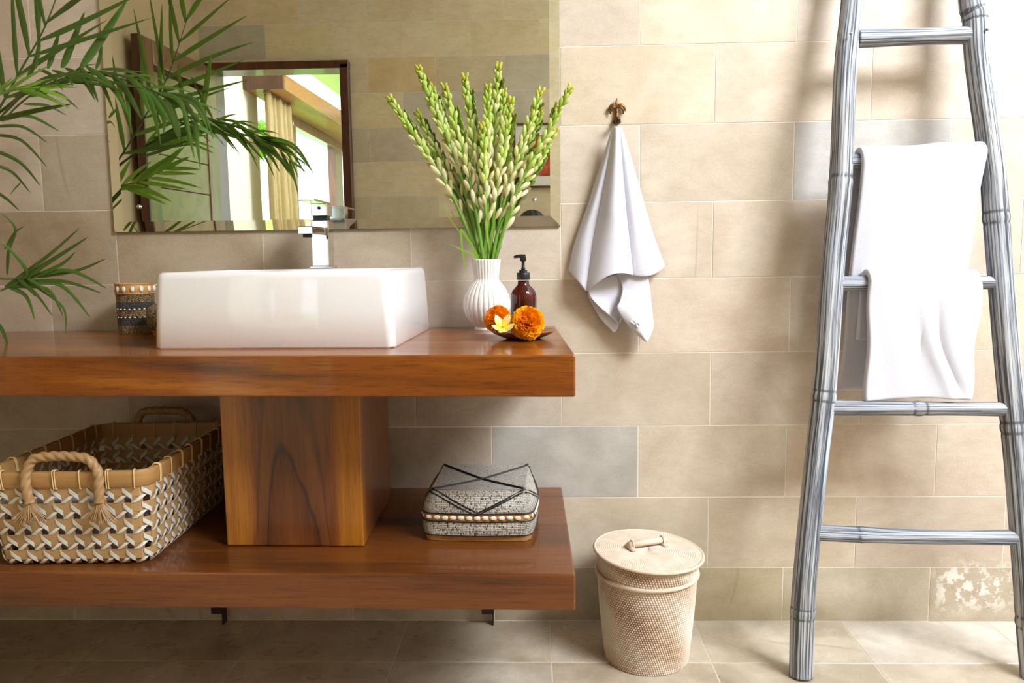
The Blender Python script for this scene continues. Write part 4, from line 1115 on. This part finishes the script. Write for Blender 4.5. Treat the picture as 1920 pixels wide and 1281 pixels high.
# blades measured one by one: (half width, points along the blade)
F2UP= [(0.0070,(-1.085,-0.330,1.448),(-1.091,-0.290,1.506),(-1.098,-0.250,1.555)),(0.0090,(-1.053,-0.330,1.449),(-1.048,-0.290,1.518),(-1.037,-0.250,1.594)),(0.0105,(-1.010,-0.330,1.450),(-0.971,-0.290,1.536),(-0.936,-0.250,1.617)),(0.0050,(-0.976,-0.330,1.445),(-0.985,-0.290,1.491),(-1.003,-0.250,1.556)),(0.0050,(-1.114,-0.330,1.448),(-1.127,-0.290,1.506),(-1.150,-0.250,1.572)),(0.0060,(-1.135,-0.330,1.426),(-1.138,-0.290,1.476),(-1.149,-0.250,1.535))]
F2D= [(0.0045,(-1.106,-0.330,1.448),(-1.059,-0.365,1.427),(-1.012,-0.400,1.384)),(0.0045,(-1.075,-0.330,1.445),(-1.026,-0.365,1.426),(-0.989,-0.400,1.393)),(0.0050,(-1.045,-0.330,1.449),(-0.994,-0.365,1.425),(-0.952,-0.400,1.388)),(0.0060,(-1.013,-0.330,1.451),(-0.974,-0.365,1.415),(-0.937,-0.400,1.358)),(0.0065,(-0.997,-0.330,1.451),(-0.938,-0.365,1.414),(-0.882,-0.400,1.352)),(0.0065,(-0.975,-0.330,1.433),(-0.923,-0.365,1.399),(-0.870,-0.400,1.325)),(0.0075,(-0.940,-0.330,1.432),(-0.891,-0.365,1.386),(-0.844,-0.400,1.320)),(0.0075,(-0.906,-0.330,1.431),(-0.862,-0.365,1.393),(-0.825,-0.400,1.331)),(0.0070,(-0.891,-0.330,1.416),(-0.845,-0.365,1.373),(-0.811,-0.400,1.324)),(0.0065,(-0.868,-0.330,1.400),(-0.823,-0.365,1.357),(-0.782,-0.400,1.311)),(0.0065,(-0.853,-0.330,1.390),(-0.805,-0.365,1.350),(-0.769,-0.400,1.282)),(0.0060,(-0.845,-0.330,1.392),(-0.775,-0.365,1.364),(-0.740,-0.400,1.266)),(0.0060,(-0.840,-0.330,1.390),(-0.760,-0.365,1.356),(-0.719,-0.400,1.281)),(0.0055,(-0.832,-0.330,1.389),(-0.747,-0.365,1.361),(-0.700,-0.400,1.293)),(0.0050,(-0.827,-0.330,1.391),(-0.739,-0.365,1.366),(-0.690,-0.400,1.275)),(0.0050,(-0.828,-0.330,1.377),(-0.761,-0.365,1.349),(-0.710,-0.400,1.305)),(0.0055,(-0.834,-0.330,1.364),(-0.788,-0.365,1.332),(-0.763,-0.400,1.281)),(0.0060,(-0.854,-0.330,1.377),(-0.814,-0.365,1.332),(-0.800,-0.400,1.289)),(0.0060,(-1.185,-0.330,1.371),(-1.087,-0.365,1.407),(-0.969,-0.400,1.427)),(0.0060,(-1.203,-0.330,1.345),(-1.109,-0.365,1.398),(-1.005,-0.400,1.418)),(0.0060,(-1.167,-0.330,1.388),(-1.062,-0.365,1.424),(-0.939,-0.400,1.416)),(0.0060,(-1.118,-0.330,1.395),(-1.016,-0.365,1.416),(-0.920,-0.400,1.392)),(0.0060,(-1.090,-0.330,1.415),(-0.989,-0.365,1.425),(-0.905,-0.400,1.391)),(0.0050,(-1.037,-0.330,1.419),(-0.952,-0.365,1.405),(-0.870,-0.400,1.376)),(0.0050,(-1.009,-0.330,1.428),(-0.925,-0.365,1.409),(-0.832,-0.400,1.385)),(0.0050,(-1.198,-0.330,1.335),(-1.138,-0.365,1.363),(-1.042,-0.400,1.406)),(0.0045,(-0.982,-0.330,1.443),(-0.911,-0.365,1.424),(-0.831,-0.400,1.402)),(0.0045,(-0.966,-0.330,1.445),(-0.890,-0.365,1.433),(-0.801,-0.400,1.387))]
F3= [(0.0040,(-1.263,-0.150,1.408),(-1.220,-0.125,1.409),(-1.185,-0.100,1.387)),(0.0050,(-1.310,-0.150,1.380),(-1.261,-0.125,1.382),(-1.205,-0.100,1.347)),(0.0045,(-1.345,-0.150,1.355),(-1.287,-0.125,1.358),(-1.240,-0.100,1.320)),(0.0045,(-1.247,-0.150,1.425),(-1.194,-0.125,1.440),(-1.152,-0.100,1.401)),(0.0045,(-1.352,-0.150,1.336),(-1.293,-0.125,1.325),(-1.245,-0.100,1.257)),(0.0050,(-1.355,-0.150,1.301),(-1.300,-0.125,1.270),(-1.267,-0.100,1.211)),(0.0045,(-1.353,-0.150,1.262),(-1.323,-0.125,1.247),(-1.295,-0.100,1.195)),(0.0040,(-1.358,-0.150,1.199),(-1.344,-0.125,1.181),(-1.328,-0.100,1.151)),(0.0030,(-1.285,-0.150,1.218),(-1.318,-0.125,1.206),(-1.351,-0.100,1.190))]
F4= [(0.0060,(-1.259,-0.280,0.962),(-1.143,-0.295,1.032),(-1.048,-0.310,1.098)),(0.0070,(-1.248,-0.280,0.962),(-1.126,-0.295,1.027),(-1.031,-0.310,1.076)),(0.0060,(-1.236,-0.280,0.968),(-1.117,-0.295,1.010),(-1.064,-0.310,1.042)),(0.0050,(-1.184,-0.280,0.984),(-1.073,-0.295,0.999),(-0.992,-0.310,1.026)),(0.0055,(-1.213,-0.280,0.978),(-1.095,-0.295,0.999),(-0.995,-0.310,0.955)),(0.0050,(-1.236,-0.280,0.970),(-1.114,-0.295,0.975),(-1.007,-0.310,0.944)),(0.0055,(-1.248,-0.280,0.965),(-1.120,-0.295,0.967),(-1.039,-0.310,0.886)),(0.0050,(-1.253,-0.280,0.962),(-1.149,-0.295,0.956),(-1.104,-0.310,0.890)),(0.0045,(-1.259,-0.280,0.962),(-1.188,-0.295,0.957),(-1.129,-0.310,0.891)),(0.0050,(-1.253,-0.280,0.962),(-1.200,-0.295,0.940),(-1.173,-0.310,0.883)),(0.0050,(-1.271,-0.280,0.952),(-1.213,-0.287,0.979),(-1.195,-0.295,1.003),(-1.225,-0.302,1.050),(-1.241,-0.310,1.066)),(0.0045,(-1.251,-0.280,0.990),(-1.237,-0.290,1.044),(-1.209,-0.300,1.098),(-1.235,-0.310,1.135)),(0.0040,(-1.252,-0.280,1.050),(-1.216,-0.295,1.087),(-1.180,-0.310,1.102)),(0.0050,(-1.289,-0.280,0.879),(-1.263,-0.295,0.858),(-1.239,-0.310,0.813)),(0.0030,(-1.186,-0.280,0.962),(-1.113,-0.295,0.912),(-1.103,-0.310,0.847))]

def blades(fr, lst, mat, nrm):
    nrm = Vector(nrm).normalized(); o0 = Vector((PX, PY, PZ))
    for w, *pts in lst:
        P = [Vector(q)-o0 for q in pts]
        def fn(u, v, P=P, w=w):
            q = (u-.5)*2; c = poly(P, v); T = (poly(P, min(1, v+.03))-poly(P, max(0, v-.03))).normalized()
            sd = T.cross(nrm).normalized(); ww = w*min(1, .4+v*3)*(1-v**2.6)**.85
            return c+sd*ww*q-nrm*abs(q)*ww*.4
        obj('leaflet', MB().grid(fn, 2, 12), mat, fr, smooth=True)
# upper left, upright frond with stiff straight leaflets
frond([(-1.40, -.30, 1.20), (-1.27, -.30, 1.31), (-1.165, -.30, 1.455), (-1.09, -.30, 1.57), (-1.02, -.30, 1.74)], 9, .25, .72, .04, .0075, PALM, (.05, -1, .1), 1, .42)
# long arching frond reaching over the mirror
f2 = frond([(-1.36, -.32, 1.24), (-1.18, -.33, 1.37), (-1.05, -.33, 1.435), (-.93, -.33, 1.425), (-.81, -.34, 1.375), (-.745, -.35, 1.31)], 7, .10, .8, .35, .0055, PALM, (.05, -.75, .65), 2, .5)
blades(f2, F2UP, PALM, (.1, -1, .1)); blades(f2, F2D, PALM, (.05, -.9, .5))
# pale young frond left edge
frond([(-1.42, -.36, 1.2), (-1.25, -.37, 1.345), (-1.15, -.38, 1.39), (-1.07, -.38, 1.395)], 6, .10, .4, .1, .006, PALML, (0, -.8, .6), 3, .55)
# frond beyond the frame whose thin leaflets cross the wall
f3 = frond([(-1.45, -.2, 1.3), (-1.38, -.16, 1.42), (-1.34, -.15, 1.36), (-1.35, -.15, 1.2), (-1.40, -.15, 1.05)], 3, .12, 1.15, .3, .004, PALM, (0, -1, -.1), 4, .5, (1,))
blades(f3, F3, PALM, (.1, -1, .3))
# low frond above the counter
f4 = frond([(-1.45, -.29, 1.02), (-1.33, -.285, .99), (-1.25, -.285, .98), (-1.19, -.29, .983)], 2, .06, .75, .22, .005, PALM, (0, -.9, .45), 5, .8)
blades(f4, F4, PALM, (.1, -.9, .4))
# pale frond hanging nearer the viewer, seen mostly in the mirror
frond([(-1.45, -.45, 1.15), (-1.40, -.5, 1.25), (-1.31, -.52, 1.28), (-1.22, -.54, 1.325)], 7, .15, .55, .12, .010, PALML, (.2, .9, .45), 6, .5)

# ------------------------------------------------------------------ framed picture on the opposite wall (seen in the mirror)
fr = thing('framed_picture', 'framed red print with white mat on the opposite wall, reflected in mirror', 'picture', (.02, -2.622, 1.60))
for nm, c, d in (('frame_bar', (0, .012, .18), (.29, .022, .012)), ('frame_bar', (0, .012, -.18), (.29, .022, .012)), ('frame_bar', (-.139, .012, 0), (.012, .022, .348)), ('frame_bar', (.139, .012, 0), (.012, .022, .348))):
    obj(nm, MB().box(c, d, .002), W_FRAME, fr)
obj('mat_board', MB().box((0, .008, 0), (.27, .004, .35)), WHITE, fr)
obj('print', MB().box((.0, .0105, .0), (.17, .002, .235)), PRINT, fr)

# ------------------------------------------------------------------ the person reflected at the mirror's lower right corner
SKIN = plain('skin', '#b57b5c', .55); HAIR = plain('dark_hair', '#1d1512', .5); SHIRT = plain('white_shirt', '#c9b9a6', .9); TROUS = plain('dark_trousers', '#3b3f48', .9); EYEW = plain('eye_white', '#e8e4de', .3)
per = thing('person', 'kneeling person with dark hair in a pale shirt, holding a camera before the face', 'person', (-.02, -2.46, 0)); per.scale = (1.05, 1.05, 1.055)
def skin_body(name, verts, edges, root, mat, parent, sub=2):
    me = bpy.data.meshes.new(name); me.from_pydata([v[0] for v in verts], edges, []); me.materials.append(mat)
    o = put(name, me, parent); m = o.modifiers.new('skin', 'SKIN'); m.use_smooth_shade = True
    sl = me.skin_vertices[0].data if me.skin_vertices else None
    if sl is None:
        bm = bmesh.new(); bm.from_mesh(me); bm.verts.layers.skin.verify(); bm.to_mesh(me); bm.free(); sl = me.skin_vertices[0].data
    for i, (_, rx, ry) in enumerate(verts): sl[i].radius = (rx, ry); sl[i].use_root = (i == root)
    s2 = o.modifiers.new('smooth', 'SUBSURF'); s2.levels = sub; s2.render_levels = sub
    return o
# local frame: x right, y forward, z up; sitting back on the heels
V = [((0, .02, .24), .115, .10), ((0, .02, .40), .11, .08), ((0, .01, .58), .125, .085), ((0, 0, .74), .14, .08), ((0, .0, .85), .05, .05), ((0, .015, .905), .041, .042), ((0, .03, .95), .042, .044), ((0, .062, .985), .060, .066), ((0, .063, 1.045), .078, .092), ((0, .062, 1.115), .078, .092), ((0, .055, 1.155), .055, .065)]
E = [(i, i+1) for i in range(10)]
for sx in (-1, 1):
    b = len(V)
    V += [((sx*.165, .0, .79), .055, .055), ((sx*.225, .05, .66), .046, .046), ((sx*.215, .15, .60), .042, .042), ((sx*.15, .19, .78), .034, .034), ((sx*.085, .215, .93), .026, .022), ((sx*.078, .225, .975), .030, .018)]
    E += [(3, b)]+[(b+i, b+i+1) for i in range(5)]
    c = len(V)
    V += [((sx*.10, .05, .21), .088, .085), ((sx*.13, .21, .19), .075, .075), ((sx*.14, .315, .11), .06, .06), ((sx*.14, .16, .065), .055, .05), ((sx*.13, -.02, .06), .04, .038), ((sx*.125, -.10, .05), .035, .035), ((sx*.125, -.135, .035), .032, .026)]
    E += [(0, c)]+[(c+i, c+i+1) for i in range(6)]
body = skin_body('body', V, E, 0, SKIN, per)
for sx in (-1, 1):
    for k in range(4):
        z = .995-.017*k; F = [((sx*.074, .222, z-.012), .011, .010), ((sx*.072, .244, z), .0095, .009), ((sx*(.058-.004*k), .2555, z+.002), .0085, .008), ((sx*(.042-.004*(k % 2)), .256, z+.002), .0075, .007)]
        skin_body('finger', F, [(0, 1), (1, 2), (2, 3)], 0, SKIN, body, 1)
    skin_body('thumb', [((sx*.076, .212, .955), .012, .011), ((sx*.062, .186, .965), .011, .010), ((sx*.046, .182, .972), .009, .009)], [(0, 1), (1, 2)], 0, SKIN, body, 1)
    obj('eye', MB().sphere((sx*.030, .1375, 1.072), .0105, 12, 8, (1.3, 1, .75)), EYEW, body, smooth=True)
    obj('iris', MB().sphere((sx*.030, .1462, 1.072), .0048, 10, 6), HAIR, body, smooth=True)
    obj('brow', MB().tube([(sx*.018, .143, 1.092), (sx*.032, .144, 1.096), (sx*.046, .134, 1.092)], [.003, .0035, .002], 6), HAIR, body, smooth=True)
    obj('ear', MB().sphere((sx*.076, .055, 1.06), .026, 12, 8, (.35, .65, 1.1)), SKIN, body, smooth=True)
obj('nose', MB().tube([(0, .142, 1.075), (0, .156, 1.052), (0, .160, 1.040), (0, .142, 1.032)], [.007, .010, .013, .008], 10), SKIN, body, smooth=True)
obj('mouth', MB().sphere((0, .132, 1.006), .022, 12, 6, (1, .3, .28)), plain('lips', '#a05a4c', .5), body, smooth=True)
def hairf(u, v):
    th = 2*pi*u; ph = -.75+(pi/2+.75)*v; k = 1+.02*sin(th*11+v*4)
    front = max(0, sin(th)); lo = max(ph, -.75+1.25*front*(1-v))
    return (.090*cos(lo)*cos(th)*k, .055+.108*cos(lo)*sin(th)*k, 1.092+.112*sin(lo)*k)
o = obj('hair', MB().grid(hairf, 48, 20), HAIR, per, smooth=True); mods(o, .008)
VS = [((0, .02, .215), .175, .155), ((0, .02, .30), .160, .140), ((0, .02, .42), .142, .112), ((0, .01, .58), .150, .106), ((0, 0, .74), .160, .100), ((0, .005, .815), .085, .075)]
ES = [(0, 1), (1, 2), (2, 3), (3, 4), (4, 5)]
for sx in (-1, 1):
    b = len(VS); VS += [((sx*.167, .0, .79), .066, .066), ((sx*.222, .04, .69), .06, .06), ((sx*.228, .075, .638), .056, .056)]; ES += [(4, b), (b, b+1), (b+1, b+2)]
skin_body('shirt', VS, ES, 0, SHIRT, per)
VT = [((0, .02, .25), .145, .125)]; ET = []
for sx in (-1, 1):
    c = len(VT); VT += [((sx*.10, .06, .215), .098, .095), ((sx*.13, .21, .195), .085, .085), ((sx*.14, .318, .105), .07, .07), ((sx*.14, .16, .068), .064, .058), ((sx*.13, -.01, .06), .050, .046)]; ET += [(0, c)]+[(c+i, c+i+1) for i in range(4)]
skin_body('trousers', VT, ET, 0, TROUS, per)
ph = thing('photo_camera', 'black camera in the hands of the kneeling person', 'camera', (-.02, -2.222, 1.03))
obj('camera_body', MB().box((0, 0, 0), (.125, .05, .085), .01, 3), BLACKP, ph)
obj('prism_hump', MB().box((0, .004, .052), (.05, .042, .026), .008, 2), BLACKP, ph)
obj('lens', MB().lathe([(.001, 0), (.034, 0), (.035, .04), (.037, .045), (.037, .068), (.033, .07), (.03, .062), (.001, .058)], 36), BLACKP, ph, smooth=True, loc=(0, .02, -.006), rot=(-pi/2, 0, 0))
